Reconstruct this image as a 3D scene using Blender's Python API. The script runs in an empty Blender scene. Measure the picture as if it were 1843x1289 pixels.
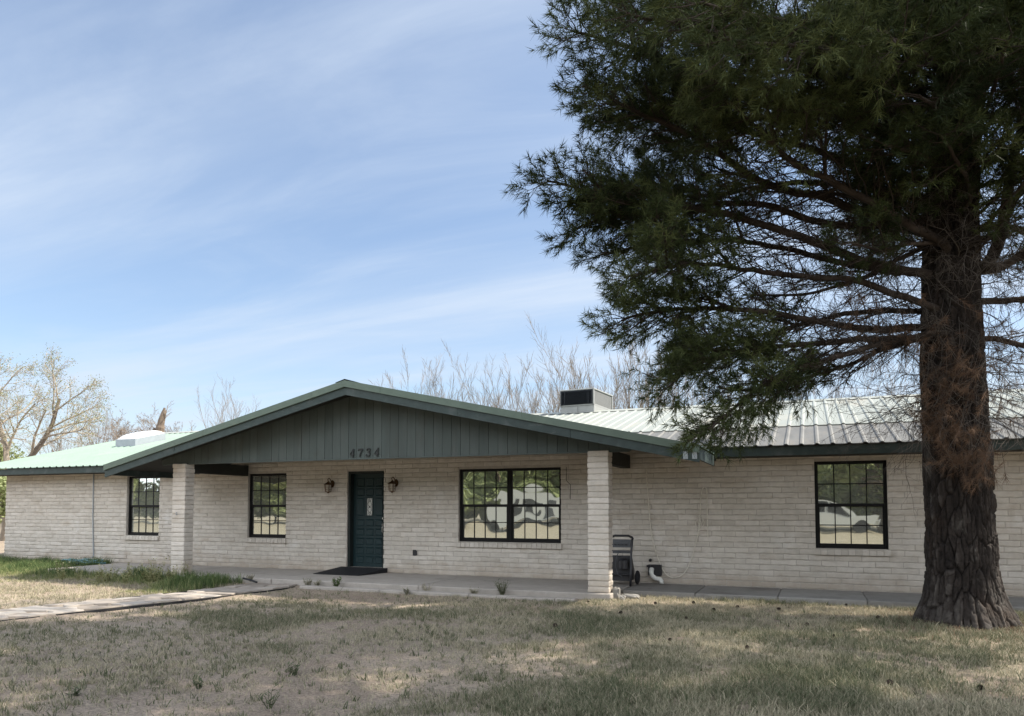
import bpy, math, random
import numpy as np
from mathutils import Vector

# ------------------------------------------------------------------ camera, sky, sun, exposure
SC = bpy.context.scene
R = math.radians
ZC = 1.45
THETA, PITCH = 22.0, 2.8
cam_d = bpy.data.cameras.new("camera")
cam = bpy.data.objects.new("camera", cam_d)
SC.collection.objects.link(cam)
cam.location = (0, 0, ZC)
cam.rotation_euler = (R(90 + PITCH), 0, R(THETA))
cam_d.sensor_width = 36
cam_d.lens = 1331 / 1843 * 36
cam_d.shift_y = 0.1114
cam_d.clip_start = 0.05
cam_d.clip_end = 3000
SC.camera = cam

SUN_EL, SUN_AZ = 47.0, 20.0          # azimuth measured from +X towards +Y
sd = Vector((math.cos(R(SUN_EL)) * math.cos(R(SUN_AZ)), math.cos(R(SUN_EL)) * math.sin(R(SUN_AZ)), math.sin(R(SUN_EL))))
sun_d = bpy.data.lights.new("sun", 'SUN')
sun_d.energy = 3.3
sun_d.angle = R(0.5)
sun_d.color = (1.0, 0.93, 0.82)
sun = bpy.data.objects.new("sun", sun_d)
SC.collection.objects.link(sun)
sun.rotation_euler = sd.to_track_quat('Z', 'Y').to_euler()
sun.location = sd * 60

SC.view_settings.view_transform = 'Standard'
SC.view_settings.look = 'None'
SC.view_settings.gamma = 1.0
SC.view_settings.exposure = 1.65
SC.cycles.max_bounces = 8
SC.cycles.diffuse_bounces = 4
SC.cycles.glossy_bounces = 4
SC.cycles.transparent_max_bounces = 8

def build_world():
    w = bpy.data.worlds.new("World")
    SC.world = w
    w.use_nodes = True
    nt = w.node_tree
    N, L = nt.nodes, nt.links
    N.clear()
    out = N.new('ShaderNodeOutputWorld')
    bg = N.new('ShaderNodeBackground')
    bg.inputs['Strength'].default_value = 0.0545
    sky = N.new('ShaderNodeTexSky')
    sky.sky_type = 'NISHITA'
    sky.sun_disc = False
    sky.sun_elevation = R(SUN_EL)
    sky.sun_rotation = R(90 - SUN_AZ)
    sky.air_density = 1.0
    sky.dust_density = 0.6
    sky.ozone_density = 2.0
    tc = N.new('ShaderNodeTexCoord')
    sep = N.new('ShaderNodeSeparateXYZ')
    L.new(tc.outputs['Generated'], sep.inputs[0])
    def M(op, a, b=None):
        m = N.new('ShaderNodeMath'); m.operation = op
        for i, v in enumerate((a, b)):
            if v is None: continue
            if isinstance(v, (int, float)): m.inputs[i].default_value = v
            else: L.new(v, m.inputs[i])
        return m.outputs[0]
    zz = M('ADD', M('MAXIMUM', sep.outputs[2], 0.0), 0.10)
    px = M('DIVIDE', sep.outputs[0], zz)
    py = M('DIVIDE', sep.outputs[1], zz)
    cmb = N.new('ShaderNodeCombineXYZ')
    L.new(px, cmb.inputs[0]); L.new(py, cmb.inputs[1])
    def layer(rot, sx, sy, scale, detail, rough, dist, lo, hi):
        mp = N.new('ShaderNodeMapping')
        mp.inputs['Rotation'].default_value = (0, 0, R(rot))
        mp.inputs['Scale'].default_value = (sx, sy, 1)
        L.new(cmb.outputs[0], mp.inputs[0])
        nz = N.new('ShaderNodeTexNoise')
        nz.inputs['Scale'].default_value = scale
        nz.inputs['Detail'].default_value = detail
        nz.inputs['Roughness'].default_value = rough
        nz.inputs['Distortion'].default_value = dist
        L.new(mp.outputs[0], nz.inputs['Vector'])
        mr = N.new('ShaderNodeMapRange')
        mr.interpolation_type = 'SMOOTHSTEP'
        mr.inputs['From Min'].default_value = lo
        mr.inputs['From Max'].default_value = hi
        L.new(nz.outputs['Fac'], mr.inputs['Value'])
        return mr.outputs[0]
    a = layer(-50, 0.20, 1.0, 1.0, 6, 0.52, 0.25, 0.34, 0.70)
    b = layer(-60, 0.45, 1.3, 1.9, 9, 0.60, 0.6, 0.38, 0.82)
    c = layer(-46, 0.12, 0.9, 2.6, 6, 0.56, 0.4, 0.42, 0.76)
    s = M('ADD', M('ADD', M('MULTIPLY', a, 0.46), 0.10), M('ADD', M('MULTIPLY', b, 0.34), M('MULTIPLY', c, 0.34)))
    # a thin veil thickens towards the horizon, as high cloud seen edge-on does
    veil = N.new('ShaderNodeMapRange')
    veil.inputs['From Min'].default_value = 0.62
    veil.inputs['From Max'].default_value = 0.02
    veil.inputs['To Min'].default_value = 0.12
    veil.inputs['To Max'].default_value = 0.62
    L.new(sep.outputs[2], veil.inputs['Value'])
    fac = M('MINIMUM', M('ADD', M('MULTIPLY', s, 0.80), M('MULTIPLY', veil.outputs[0], 0.42)), 0.93)
    hs = N.new('ShaderNodeHueSaturation')
    hs.inputs['Saturation'].default_value = 1.08
    hs.inputs['Value'].default_value = 1.15
    L.new(sky.outputs[0], hs.inputs['Color'])
    # unseen brighter cloud added behind the camera to light the shaded house front
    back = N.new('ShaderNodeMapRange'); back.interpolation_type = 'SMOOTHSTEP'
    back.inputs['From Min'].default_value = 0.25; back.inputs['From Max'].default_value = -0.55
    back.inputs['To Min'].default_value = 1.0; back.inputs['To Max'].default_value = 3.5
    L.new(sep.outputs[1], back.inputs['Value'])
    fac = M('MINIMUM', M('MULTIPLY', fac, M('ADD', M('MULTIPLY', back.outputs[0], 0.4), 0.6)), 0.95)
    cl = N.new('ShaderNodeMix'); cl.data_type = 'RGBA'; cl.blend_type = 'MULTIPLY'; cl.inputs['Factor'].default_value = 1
    bc = N.new('ShaderNodeCombineColor')                      # the added cloud is tinted warmer to take blue off the wall
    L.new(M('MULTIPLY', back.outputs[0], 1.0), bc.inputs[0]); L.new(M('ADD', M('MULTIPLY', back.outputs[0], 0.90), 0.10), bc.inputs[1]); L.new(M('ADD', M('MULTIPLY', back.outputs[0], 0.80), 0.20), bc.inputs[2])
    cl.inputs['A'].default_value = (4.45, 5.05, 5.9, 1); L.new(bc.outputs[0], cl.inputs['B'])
    mix = N.new('ShaderNodeMix'); mix.data_type = 'RGBA'
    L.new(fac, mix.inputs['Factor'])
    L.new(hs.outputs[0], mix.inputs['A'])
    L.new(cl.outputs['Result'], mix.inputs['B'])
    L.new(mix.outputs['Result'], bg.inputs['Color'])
    L.new(bg.outputs[0], out.inputs['Surface'])
build_world()

# ------------------------------------------------------------------ helpers
rng = np.random.default_rng(11)
_f = 1331.0
_cy = 915 - _f * math.tan(R(PITCH))
_fw = np.array([-math.sin(R(THETA)) * math.cos(R(PITCH)), math.cos(R(THETA)) * math.cos(R(PITCH)), math.sin(R(PITCH))])
_rt = np.array([math.cos(R(THETA)), math.sin(R(THETA)), 0.0])
_up = np.cross(_rt, _fw)
_C = np.array([0, 0, ZC])
def ray(x, y): return _fw + _rt * (x - 921.5) / _f - _up * (y - _cy) / _f
def onN(x, y, n):
    r = ray(x, y); return _C + r * n / r[1]
def onZ(x, y, z=0.0):
    r = ray(x, y); return _C + r * (z - ZC) / r[2]
def atD(x, y, d): return _C + ray(x, y) * d

def hash3(ix, iy, iz, seed=0):
    h = (ix.astype(np.int64) * 374761393 + iy.astype(np.int64) * 668265263 + iz.astype(np.int64) * 2147483647 + seed * 974711) & 0xffffffff
    h = ((h ^ (h >> 13)) * 1274126177) & 0xffffffff
    return ((h ^ (h >> 16)) & 0xffff) / 65535.0
def vnoise(x, y, z=0.0, seed=0):
    x, y, z = np.broadcast_arrays(np.asarray(x, float), np.asarray(y, float), np.asarray(z, float))
    ix, iy, iz = np.floor(x), np.floor(y), np.floor(z)
    fx, fy, fz = x - ix, y - iy, z - iz
    fx, fy, fz = (t * t * (3 - 2 * t) for t in (fx, fy, fz))
    r = 0
    for dx in (0, 1):
        for dy in (0, 1):
            for dz in (0, 1):
                r = r + hash3(ix + dx, iy + dy, iz + dz, seed) * (fx if dx else 1 - fx) * (fy if dy else 1 - fy) * (fz if dz else 1 - fz)
    return r
def fbm(x, y, z=0.0, seed=0, o=4):
    r, a, s = 0, 0.5, 0
    for i in range(o):
        r = r + a * vnoise(np.asarray(x) * 2 ** i, np.asarray(y) * 2 ** i, np.asarray(z) * 2 ** i, seed + i); s += a; a *= 0.5
    return r / s
def sstep(a, b, x):
    t = np.clip((np.asarray(x, float) - a) / (b - a), 0, 1); return t * t * (3 - 2 * t)
def unit(v):
    v = np.asarray(v, float); n = np.linalg.norm(v, axis=-1, keepdims=True); return v / np.maximum(n, 1e-9)

class MB:
    """Collects verts and faces, builds ONE mesh object."""
    def __init__(s): s.V = []; s.F = []; s.T = []; s.n = 0
    def add(s, verts, faces, tint=0.5, mi=0):
        verts = np.asarray(verts, float).reshape(-1, 3)
        s.V.append(verts)
        if np.isscalar(tint): tint = np.full(len(verts), tint)
        s.T.append(np.asarray(tint, float))
        if isinstance(faces, np.ndarray):
            s.F.append((faces + s.n, mi))
        else:
            by = {}
            for f in faces: by.setdefault(len(f), []).append(f)
            for k, ff in by.items(): s.F.append((np.asarray(ff) + s.n, mi))
        s.n += len(verts)
    def box(s, a, b, tint=0.5, mi=0, bev=0.0):
        x0, y0, z0 = np.minimum(a, b); x1, y1, z1 = np.maximum(a, b)
        if bev <= 0 or min(x1 - x0, y1 - y0, z1 - z0) < 2.2 * bev:
            v = [(x, y, z) for z in (z0, z1) for y in (y0, y1) for x in (x0, x1)]
            s.add(v, [(0, 2, 3, 1), (4, 5, 7, 6), (0, 1, 5, 4), (2, 6, 7, 3), (0, 4, 6, 2), (1, 3, 7, 5)], tint, mi); return
        c = np.array([(x0 + x1) / 2, (y0 + y1) / 2, (z0 + z1) / 2]); h = np.array([(x1 - x0) / 2, (y1 - y0) / 2, (z1 - z0) / 2])
        V = []; idx = {}
        for sx in (-1, 1):
            for sy in (-1, 1):
                for sz in (-1, 1):
                    for ax in range(3):
                        p = np.array([sx, sy, sz], float) * (h - bev)
                        p[ax] = (sx, sy, sz)[ax] * h[ax]
                        idx[(sx, sy, sz, ax)] = len(V); V.append(c + p)
        F = []
        for ax in range(3):
            o = [i for i in range(3) if i != ax]
            for sg in (-1, 1):
                q = []
                for (p, r) in ((-1, -1), (1, -1), (1, 1), (-1, 1)):
                    t = [0, 0, 0]; t[ax] = sg; t[o[0]] = p; t[o[1]] = r; q.append(idx[(*t, ax)])
                F.append(q)
        for ax in range(3):
            o = [i for i in range(3) if i != ax]
            for p in (-1, 1):
                for r in (-1, 1):
                    t0 = [0, 0, 0]; t1 = [0, 0, 0]; t0[ax] = -1; t1[ax] = 1
                    for t in (t0, t1): t[o[0]] = p; t[o[1]] = r
                    F.append([idx[(*t0, o[0])], idx[(*t1, o[0])], idx[(*t1, o[1])], idx[(*t0, o[1])]])
        for sx in (-1, 1):
            for sy in (-1, 1):
                for sz in (-1, 1): F.append([idx[(sx, sy, sz, a_)] for a_ in range(3)])
        s.add(V, F, tint, mi)
    def tube(s, pts, rad, k=6, tint=0.5, mi=0, cap=True):
        pts = np.asarray(pts, float); m = len(pts)
        rad = np.full(m, rad) if np.isscalar(rad) else np.asarray(rad, float)
        t = unit(np.gradient(pts, axis=0))
        ref = np.array([0, 0, 1.0]) if abs(t[0][2]) < 0.9 else np.array([1.0, 0, 0])
        a = np.cross(t, ref); bad = np.linalg.norm(a, axis=1) < 1e-3
        a[bad] = np.cross(t[bad], np.array([0.3, 1, 0.1])); a = unit(a); b = np.cross(t, a)
        ang = np.arange(k) * 2 * np.pi / k
        V = pts[:, None, :] + rad[:, None, None] * (np.cos(ang)[None, :, None] * a[:, None, :] + np.sin(ang)[None, :, None] * b[:, None, :])
        i = np.arange(m - 1)[:, None] * k; j = np.arange(k)[None, :]; j2 = (j + 1) % k
        F = np.stack([i + j, i + j2, i + k + j2, i + k + j], -1).reshape(-1, 4)
        tt = np.repeat(tint, k) if not np.isscalar(tint) else tint
        n0 = s.n
        s.add(V.reshape(-1, 3), F, tt, mi)
        if cap:
            s.F.append((np.array([np.arange(k)[::-1] + n0]), mi)); s.F.append((np.array([np.arange(k) + n0 + (m - 1) * k]), mi))
    def prism(s, poly, axis, lo, hi, tint=0.5, mi=0):
        """extrude a 2-D polygon (in the two other axes) from lo to hi along axis"""
        o = [i for i in range(3) if i != axis]; n = len(poly); V = []
        for h in (lo, hi):
            for p in poly:
                q = [0, 0, 0]; q[axis] = h; q[o[0]] = p[0]; q[o[1]] = p[1]; V.append(q)
        F = [list(range(n))[::-1], list(range(n, 2 * n))] + [[i, (i + 1) % n, n + (i + 1) % n, n + i] for i in range(n)]
        s.add(V, F, tint, mi)
    def lathe(s, prof, c, k=16, tint=0.5, mi=0):
        prof = np.asarray(prof, float); m = len(prof); ang = np.arange(k) * 2 * np.pi / k
        V = np.stack([c[0] + prof[:, :1] * np.cos(ang), c[1] + prof[:, :1] * np.sin(ang), c[2] + np.repeat(prof[:, 1:], k, 1)], -1).reshape(-1, 3)
        i = np.arange(m - 1)[:, None] * k; j = np.arange(k)[None, :]; j2 = (j + 1) % k
        s.add(V, np.stack([i + j, i + j2, i + k + j2, i + k + j], -1).reshape(-1, 4), tint, mi)
    def build(s, name, mats, parent=None, smooth=False, org=(0, 0, 0)):
        me = bpy.data.meshes.new(name)
        org = np.asarray(org, float)
        V = np.concatenate(s.V) - org
        tot = np.concatenate([np.full(len(f), f.shape[1]) for f, _ in s.F])
        lp = np.concatenate([f.reshape(-1) for f, _ in s.F]).astype(np.int32)
        st = np.concatenate([[0], np.cumsum(tot)[:-1]])
        me.vertices.add(len(V)); me.vertices.foreach_set('co', V.astype(np.float32).reshape(-1))
        me.loops.add(len(lp)); me.loops.foreach_set('vertex_index', lp)
        me.polygons.add(len(tot)); me.polygons.foreach_set('loop_start', st.astype(np.int32)); me.polygons.foreach_set('loop_total', tot.astype(np.int32))
        mi = np.concatenate([np.full(len(f), m) for f, m in s.F]).astype(np.int32)
        me.polygons.foreach_set('material_index', mi)
        me.polygons.foreach_set('use_smooth', np.full(len(tot), bool(smooth)))
        at = me.attributes.new('tint', 'FLOAT', 'POINT'); at.data.foreach_set('value', np.concatenate(s.T).astype(np.float32))
        me.update(calc_edges=True)
        me.validate()
        for m in (mats if isinstance(mats, (list, tuple)) else [mats]): me.materials.append(m)
        o = bpy.data.objects.new(name, me); SC.collection.objects.link(o)
        if parent is not None: o.parent = parent
        o.location = tuple(org) if parent is None else tuple(org - world_loc(parent))
        return o
def world_loc(o):
    p = np.array(o.location)
    while o.parent: o = o.parent; p = p + np.array(o.location)
    return p
def tag(o, label=None, cat=None, group=None, kind=None):
    if label: o['label'] = label
    if cat: o['category'] = cat
    if group: o['group'] = group
    if kind: o['kind'] = kind
    return o
def thing(name, loc, label, cat, group=None):
    o = bpy.data.objects.new(name, None); SC.collection.objects.link(o); o.location = loc
    return tag(o, label, cat, group)
def copy_tree(o, parent=None):
    c = o.copy(); SC.collection.objects.link(c)
    if parent is not None: c.parent = parent
    for ch in list(o.children): copy_tree(ch, c)
    return c

# ------------------------------------------------------------------ materials
def mat(name, stops, rough=0.8, metal=0.0, spec=0.3, noise=None, bump=None, stain=None, tintmix=1.0, sub=0.0):
    """stops: colours along the mesh's 'tint' value; noise=(scale,detail,amount); bump=(scale,strength,dist[,stretch])
    stain=(scale,lo,hi,colour,amount)"""
    m = bpy.data.materials.new(name); m.use_nodes = True
    nt = m.node_tree; N, L = nt.nodes, nt.links
    b = N['Principled BSDF']
    b.inputs['Roughness'].default_value = rough; b.inputs['Metallic'].default_value = metal
    b.inputs['Specular IOR Level'].default_value = spec
    tc = N.new('ShaderNodeTexCoord')
    if len(stops) == 1:
        rgb = N.new('ShaderNodeRGB'); rgb.outputs[0].default_value = (*stops[0], 1); col = rgb.outputs[0]
    else:
        at = N.new('ShaderNodeAttribute'); at.attribute_name = 'tint'
        cr = N.new('ShaderNodeValToRGB'); el = cr.color_ramp.elements
        while len(el) < len(stops): el.new(0.5)
        for i, c in enumerate(stops):
            el[i].position = i / (len(stops) - 1); el[i].color = (*c, 1)
        L.new(at.outputs['Fac'], cr.inputs[0]); col = cr.outputs[0]
    def nz(scale, detail=5, rough_=0.6, stretch=(1, 1, 1)):
        mp = N.new('ShaderNodeMapping'); mp.inputs['Scale'].default_value = stretch
        L.new(tc.outputs['Object'], mp.inputs[0])
        n = N.new('ShaderNodeTexNoise'); n.inputs['Scale'].default_value = scale; n.inputs['Detail'].default_value = detail; n.inputs['Roughness'].default_value = rough_
        L.new(mp.outputs[0], n.inputs['Vector']); return n.outputs['Fac']
    if noise:
        f = nz(noise[0], noise[1], 0.65, noise[3] if len(noise) > 3 else (1, 1, 1))
        mr = N.new('ShaderNodeMapRange'); mr.inputs['From Min'].default_value = 0.3; mr.inputs['From Max'].default_value = 0.7
        mr.inputs['To Min'].default_value = 1 - noise[2]; mr.inputs['To Max'].default_value = 1 + noise[2]; mr.clamp = False
        L.new(f, mr.inputs['Value'])
        mx = N.new('ShaderNodeMix'); mx.data_type = 'RGBA'; mx.blend_type = 'MULTIPLY'; mx.inputs['Factor'].default_value = 1
        L.new(col, mx.inputs['A']); L.new(mr.outputs[0], mx.inputs['B']); col = mx.outputs['Result']
    for stn in (stain if isinstance(stain, list) else [stain] if stain else []):
        f = nz(stn[0], 6, 0.65, stn[5] if len(stn) > 5 else (1, 1, 1))
        mr = N.new('ShaderNodeMapRange'); mr.interpolation_type = 'SMOOTHSTEP'; mr.inputs['From Min'].default_value = stn[1]; mr.inputs['From Max'].default_value = stn[2]
        mr.inputs['To Max'].default_value = stn[4]; L.new(f, mr.inputs['Value'])
        mx = N.new('ShaderNodeMix'); mx.data_type = 'RGBA'; L.new(mr.outputs[0], mx.inputs['Factor'])
        L.new(col, mx.inputs['A']); mx.inputs['B'].default_value = (*stn[3], 1); col = mx.outputs['Result']
    L.new(col, b.inputs['Base Color'])
    if bump:
        f = nz(bump[0], 8, 0.65, bump[3] if len(bump) > 3 else (1, 1, 1))
        bp = N.new('ShaderNodeBump'); bp.inputs['Strength'].default_value = bump[1]; bp.inputs['Distance'].default_value = bump[2]
        L.new(f, bp.inputs['Height']); L.new(bp.outputs[0], b.inputs['Normal'])
    if sub:
        tr = N.new('ShaderNodeBsdfTranslucent'); L.new(col, tr.inputs['Color'])
        ms = N.new('ShaderNodeMixShader'); ms.inputs[0].default_value = sub
        L.new(b.outputs[0], ms.inputs[1]); L.new(tr.outputs[0], ms.inputs[2])
        L.new(ms.outputs[0], N['Material Output'].inputs['Surface'])
    return m

def glass_mat(name, seed, wob):
    m = bpy.data.materials.new(name); m.use_nodes = True
    nt = m.node_tree; N, L = nt.nodes, nt.links
    N.remove(N['Principled BSDF'])
    df = N.new('ShaderNodeBsdfDiffuse'); df.inputs['Color'].default_value = (0.30, 0.31, 0.28, 1)
    gl = N.new('ShaderNodeBsdfGlossy'); gl.inputs['Roughness'].default_value = 0.015; gl.inputs['Color'].default_value = (0.80, 0.84, 0.78, 1)
    mx = N.new('ShaderNodeMixShader'); mx.inputs[0].default_value = 0.64
    tc = N.new('ShaderNodeTexCoord'); mp = N.new('ShaderNodeMapping'); mp.inputs['Location'].default_value = (seed, seed * 2, seed * 3)
    n = N.new('ShaderNodeTexNoise'); n.inputs['Scale'].default_value = 1.7; n.inputs['Detail'].default_value = 1.0
    bp = N.new('ShaderNodeBump'); bp.inputs['Strength'].default_value = 1.0; bp.inputs['Distance'].default_value = wob
    L.new(tc.outputs['Object'], mp.inputs[0]); L.new(mp.outputs[0], n.inputs['Vector']); L.new(n.outputs['Fac'], bp.inputs['Height'])
    L.new(bp.outputs[0], gl.inputs['Normal'])
    L.new(df.outputs[0], mx.inputs[1]); L.new(gl.outputs[0], mx.inputs[2]); L.new(mx.outputs[0], N['Material Output'].inputs['Surface'])
    return m

m_brick = mat('painted_block', [(0.445, 0.405, 0.352), (0.52, 0.478, 0.42), (0.585, 0.54, 0.482)], 0.85, noise=(9, 6, 0.10), bump=(55, 0.5, 0.006),
              stain=[(2.2, 0.50, 0.78, (0.36, 0.29, 0.22), 0.55, (1, 1, 2.2)), (1.3, 0.55, 0.75, (0.66, 0.64, 0.61), 0.55), (0.9, 0.55, 0.8, (0.40, 0.34, 0.28), 0.4, (2.5, 1, 0.35))])
def soil_splash(m, lo=0.10, hi=0.48, col=(0.30, 0.235, 0.17), amt=0.55):
    nt = m.node_tree; N, L = nt.nodes, nt.links; b = N['Principled BSDF']; src = b.inputs['Base Color'].links[0].from_socket
    tc = N.new('ShaderNodeTexCoord'); sp = N.new('ShaderNodeSeparateXYZ'); L.new(tc.outputs['Object'], sp.inputs[0])
    n = N.new('ShaderNodeTexNoise'); n.inputs['Scale'].default_value = 3.5; n.inputs['Detail'].default_value = 7; L.new(tc.outputs['Object'], n.inputs['Vector'])
    a = N.new('ShaderNodeMath'); a.operation = 'MULTIPLY_ADD'; L.new(n.outputs['Fac'], a.inputs[0]); a.inputs[1].default_value = 0.7; L.new(sp.outputs[2], a.inputs[2])
    r = N.new('ShaderNodeMapRange'); r.interpolation_type = 'SMOOTHSTEP'; r.inputs['From Min'].default_value = hi + 0.35; r.inputs['From Max'].default_value = lo + 0.30; r.inputs['To Max'].default_value = amt; L.new(a.outputs[0], r.inputs['Value'])
    x = N.new('ShaderNodeMix'); x.data_type = 'RGBA'; L.new(r.outputs[0], x.inputs['Factor']); L.new(src, x.inputs['A']); x.inputs['B'].default_value = (*col, 1); L.new(x.outputs['Result'], b.inputs['Base Color'])
soil_splash(m_brick)
m_mortar = mat('painted_mortar', [(0.40, 0.365, 0.32)], 0.9, noise=(14, 6, 0.15), bump=(70, 0.6, 0.005))
m_dkgreen = mat('dark_green_wood', [(0.026, 0.040, 0.038), (0.038, 0.055, 0.052)], 0.6, noise=(7, 6, 0.22, (1, 1, 1)), bump=(30, 0.25, 0.004, (1, 1, 0.15)),
                stain=[(3.0, 0.52, 0.70, (0.085, 0.098, 0.094), 0.6), (9, 0.58, 0.7, (0.11, 0.12, 0.115), 0.5, (0.4, 1, 1.5))])
m_siding = mat('grey_green_siding', [(0.050, 0.064, 0.059), (0.066, 0.081, 0.075)], 0.65, noise=(3, 6, 0.14, (1, 1, 0.3)), bump=(28, 0.3, 0.004, (1, 1, 0.06)),
               stain=[(2.5, 0.50, 0.75, (0.050, 0.054, 0.046), 0.8, (1, 1, 0.5)), (5, 0.52, 0.75, (0.095, 0.105, 0.098), 0.5, (1.5, 1, 0.12))])
m_trim = mat('sage_metal_trim', [(0.105, 0.140, 0.112)], 0.6, spec=0.25, noise=(5, 4, 0.10), stain=(2.5, 0.6, 0.8, (0.16, 0.17, 0.14), 0.4))
m_soffit = mat('dark_soffit', [(0.030, 0.030, 0.026)], 0.8, noise=(6, 4, 0.15))
m_roof = mat('mint_roof_metal', [(0.200, 0.262, 0.222)], 0.6, spec=0.25, noise=(0.8, 6, 0.06), stain=[(1.1, 0.55, 0.8, (0.28, 0.33, 0.28), 0.45, (1, 0.5, 1)), (6, 0.66, 0.8, (0.30, 0.29, 0.24), 0.25)])
m_roof2 = mat('bleached_roof_metal', [(0.255, 0.280, 0.255), (0.32, 0.325, 0.295)], 0.5, spec=0.35, noise=(0.8, 6, 0.06), stain=[(1.2, 0.5, 0.75, (0.40, 0.36, 0.29), 0.6, (1, 0.5, 1)), (5, 0.62, 0.8, (0.42, 0.36, 0.28), 0.35)])
m_galv = mat('weathered_galvanised', [(0.13, 0.13, 0.125), (0.19, 0.19, 0.18)], 0.6, metal=0.2, noise=(3, 6, 0.18, (1, 0.3, 1)), stain=(2.0, 0.5, 0.75, (0.25, 0.22, 0.18), 0.5, (3, 0.4, 1)))
m_frame = mat('black_window_frame', [(0.005, 0.005, 0.005)], 0.5, spec=0.2, noise=(20, 3, 0.1))
m_door = mat('dark_teal_door_paint', [(0.009, 0.025, 0.028)], 0.5, spec=0.3, noise=(5, 5, 0.10), bump=(40, 0.15, 0.003, (1, 1, 0.1)))
m_jamb = mat('charcoal_door_frame', [(0.014, 0.019, 0.018)], 0.55, noise=(8, 4, 0.12))
m_steel = mat('brushed_steel', [(0.55, 0.55, 0.53)], 0.3, metal=0.9)
m_dglass = mat('leaded_door_glass', [(0.10, 0.11, 0.10), (0.55, 0.55, 0.52)], 0.15, spec=0.6, noise=(60, 2, 0.3))
m_lead = mat('lead_came', [(0.05, 0.05, 0.05)], 0.5, metal=0.5)
m_brass = mat('aged_brass', [(0.10, 0.055, 0.028)], 0.45, metal=0.7, noise=(40, 4, 0.25))
m_lglass = mat('seeded_lantern_glass', [(0.30, 0.27, 0.22)], 0.12, spec=0.6, noise=(35, 3, 0.3))
m_conc = mat('concrete', [(0.27, 0.245, 0.215), (0.34, 0.31, 0.275)], 0.9, noise=(5, 8, 0.12), bump=(60, 0.35, 0.004), stain=[(1.6, 0.5, 0.75, (0.20, 0.185, 0.165), 0.55), (9, 0.6, 0.75, (0.42, 0.40, 0.37), 0.3)])
m_conc2 = mat('old_sidewalk_concrete', [(0.20, 0.19, 0.175), (0.26, 0.25, 0.23)], 0.9, noise=(5, 8, 0.14), bump=(60, 0.35, 0.004), stain=[(1.4, 0.48, 0.72, (0.13, 0.115, 0.10), 0.6)])
m_stone = mat('flagstone', [(0.22, 0.19, 0.16), (0.29, 0.255, 0.22), (0.36, 0.325, 0.285)], 0.9, noise=(8, 8, 0.14), bump=(40, 0.5, 0.006), stain=(3, 0.55, 0.75, (0.34, 0.27, 0.21), 0.5))
m_rubber = mat('black_rubber', [(0.012, 0.012, 0.014)], 0.75, bump=(90, 0.4, 0.003))
m_plastic = mat('black_plastic', [(0.015, 0.015, 0.018)], 0.4, spec=0.45, noise=(30, 3, 0.1))
m_grey = mat('grey_plastic', [(0.065, 0.068, 0.074)], 0.5)
m_pvc = mat('white_pvc', [(0.70, 0.69, 0.64)], 0.4, noise=(10, 4, 0.08))
m_cable = mat('dirty_white_cable', [(0.58, 0.54, 0.46)], 0.6)
m_acwhite = mat('beige_sheet_metal', [(0.27, 0.275, 0.265)], 0.45, noise=(4, 4, 0.06), stain=(3, 0.6, 0.8, (0.45, 0.42, 0.36), 0.3))
m_aclouv = mat('dark_condenser_coil', [(0.012, 0.014, 0.018), (0.03, 0.034, 0.04)], 0.5, metal=0.3)
m_acgrid = mat('galvanised_grille', [(0.30, 0.30, 0.29), (0.12, 0.12, 0.12)], 0.5, metal=0.3)
m_dome = mat('milky_acrylic_dome', [(0.80, 0.80, 0.78)], 0.25, spec=0.5)
m_curb = mat('grey_flashing', [(0.30, 0.33, 0.35)], 0.45, metal=0.3, noise=(5, 4, 0.1))
m_digit = mat('black_iron_digit', [(0.010, 0.012, 0.012)], 0.45, spec=0.4)
m_hose = mat('green_blue_tarp', [(0.06, 0.14, 0.15), (0.13, 0.24, 0.26)], 0.5, noise=(8, 5, 0.2))
m_bark = mat('pine_bark', [(0.007, 0.005, 0.004), (0.023, 0.018, 0.015), (0.075, 0.066, 0.058)], 0.95, noise=(9, 8, 0.30, (1, 1, 0.35)), bump=(45, 0.9, 0.012, (1, 1, 0.3)),
             stain=[(1.6, 0.50, 0.72, (0.050, 0.030, 0.018), 0.45), (4, 0.58, 0.7, (0.13, 0.12, 0.105), 0.5, (1, 1, 0.4))])
m_limb = mat('pine_limb_bark', [(0.014, 0.010, 0.007), (0.032, 0.023, 0.017), (0.060, 0.047, 0.038)], 0.95, noise=(14, 5, 0.3), bump=(50, 0.5, 0.006))
m_deadtwig = mat('grey_dead_twig', [(0.035, 0.028, 0.022), (0.11, 0.094, 0.08)], 0.95)
m_needle = mat('pine_needles', [(0.016, 0.024, 0.010), (0.040, 0.053, 0.019), (0.092, 0.108, 0.040)], 0.65, spec=0.12, sub=0.18)
m_deadneedle = mat('brown_dead_needles', [(0.075, 0.043, 0.026), (0.16, 0.098, 0.060)], 0.85, sub=0.15)
m_bare = mat('bare_tree_bark', [(0.085, 0.065, 0.05), (0.165, 0.13, 0.10), (0.24, 0.195, 0.15)], 0.95, noise=(6, 5, 0.2))
m_pale = mat('pale_grey_twigs', [(0.14, 0.115, 0.09), (0.27, 0.23, 0.18), (0.36, 0.32, 0.25)], 0.95, noise=(6, 5, 0.2))
m_bud = mat('spring_buds', [(0.22, 0.20, 0.07), (0.16, 0.19, 0.06)], 0.8, sub=0.3)
m_leaf = mat('broad_leaves', [(0.17, 0.20, 0.09), (0.26, 0.30, 0.13), (0.36, 0.39, 0.20)], 0.6, sub=0.4)
m_soil = None
m_grass = mat('mixed_grass', [(0.40, 0.355, 0.255), (0.25, 0.23, 0.155), (0.145, 0.148, 0.088), (0.066, 0.082, 0.040)], 0.8, sub=0.2)
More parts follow.
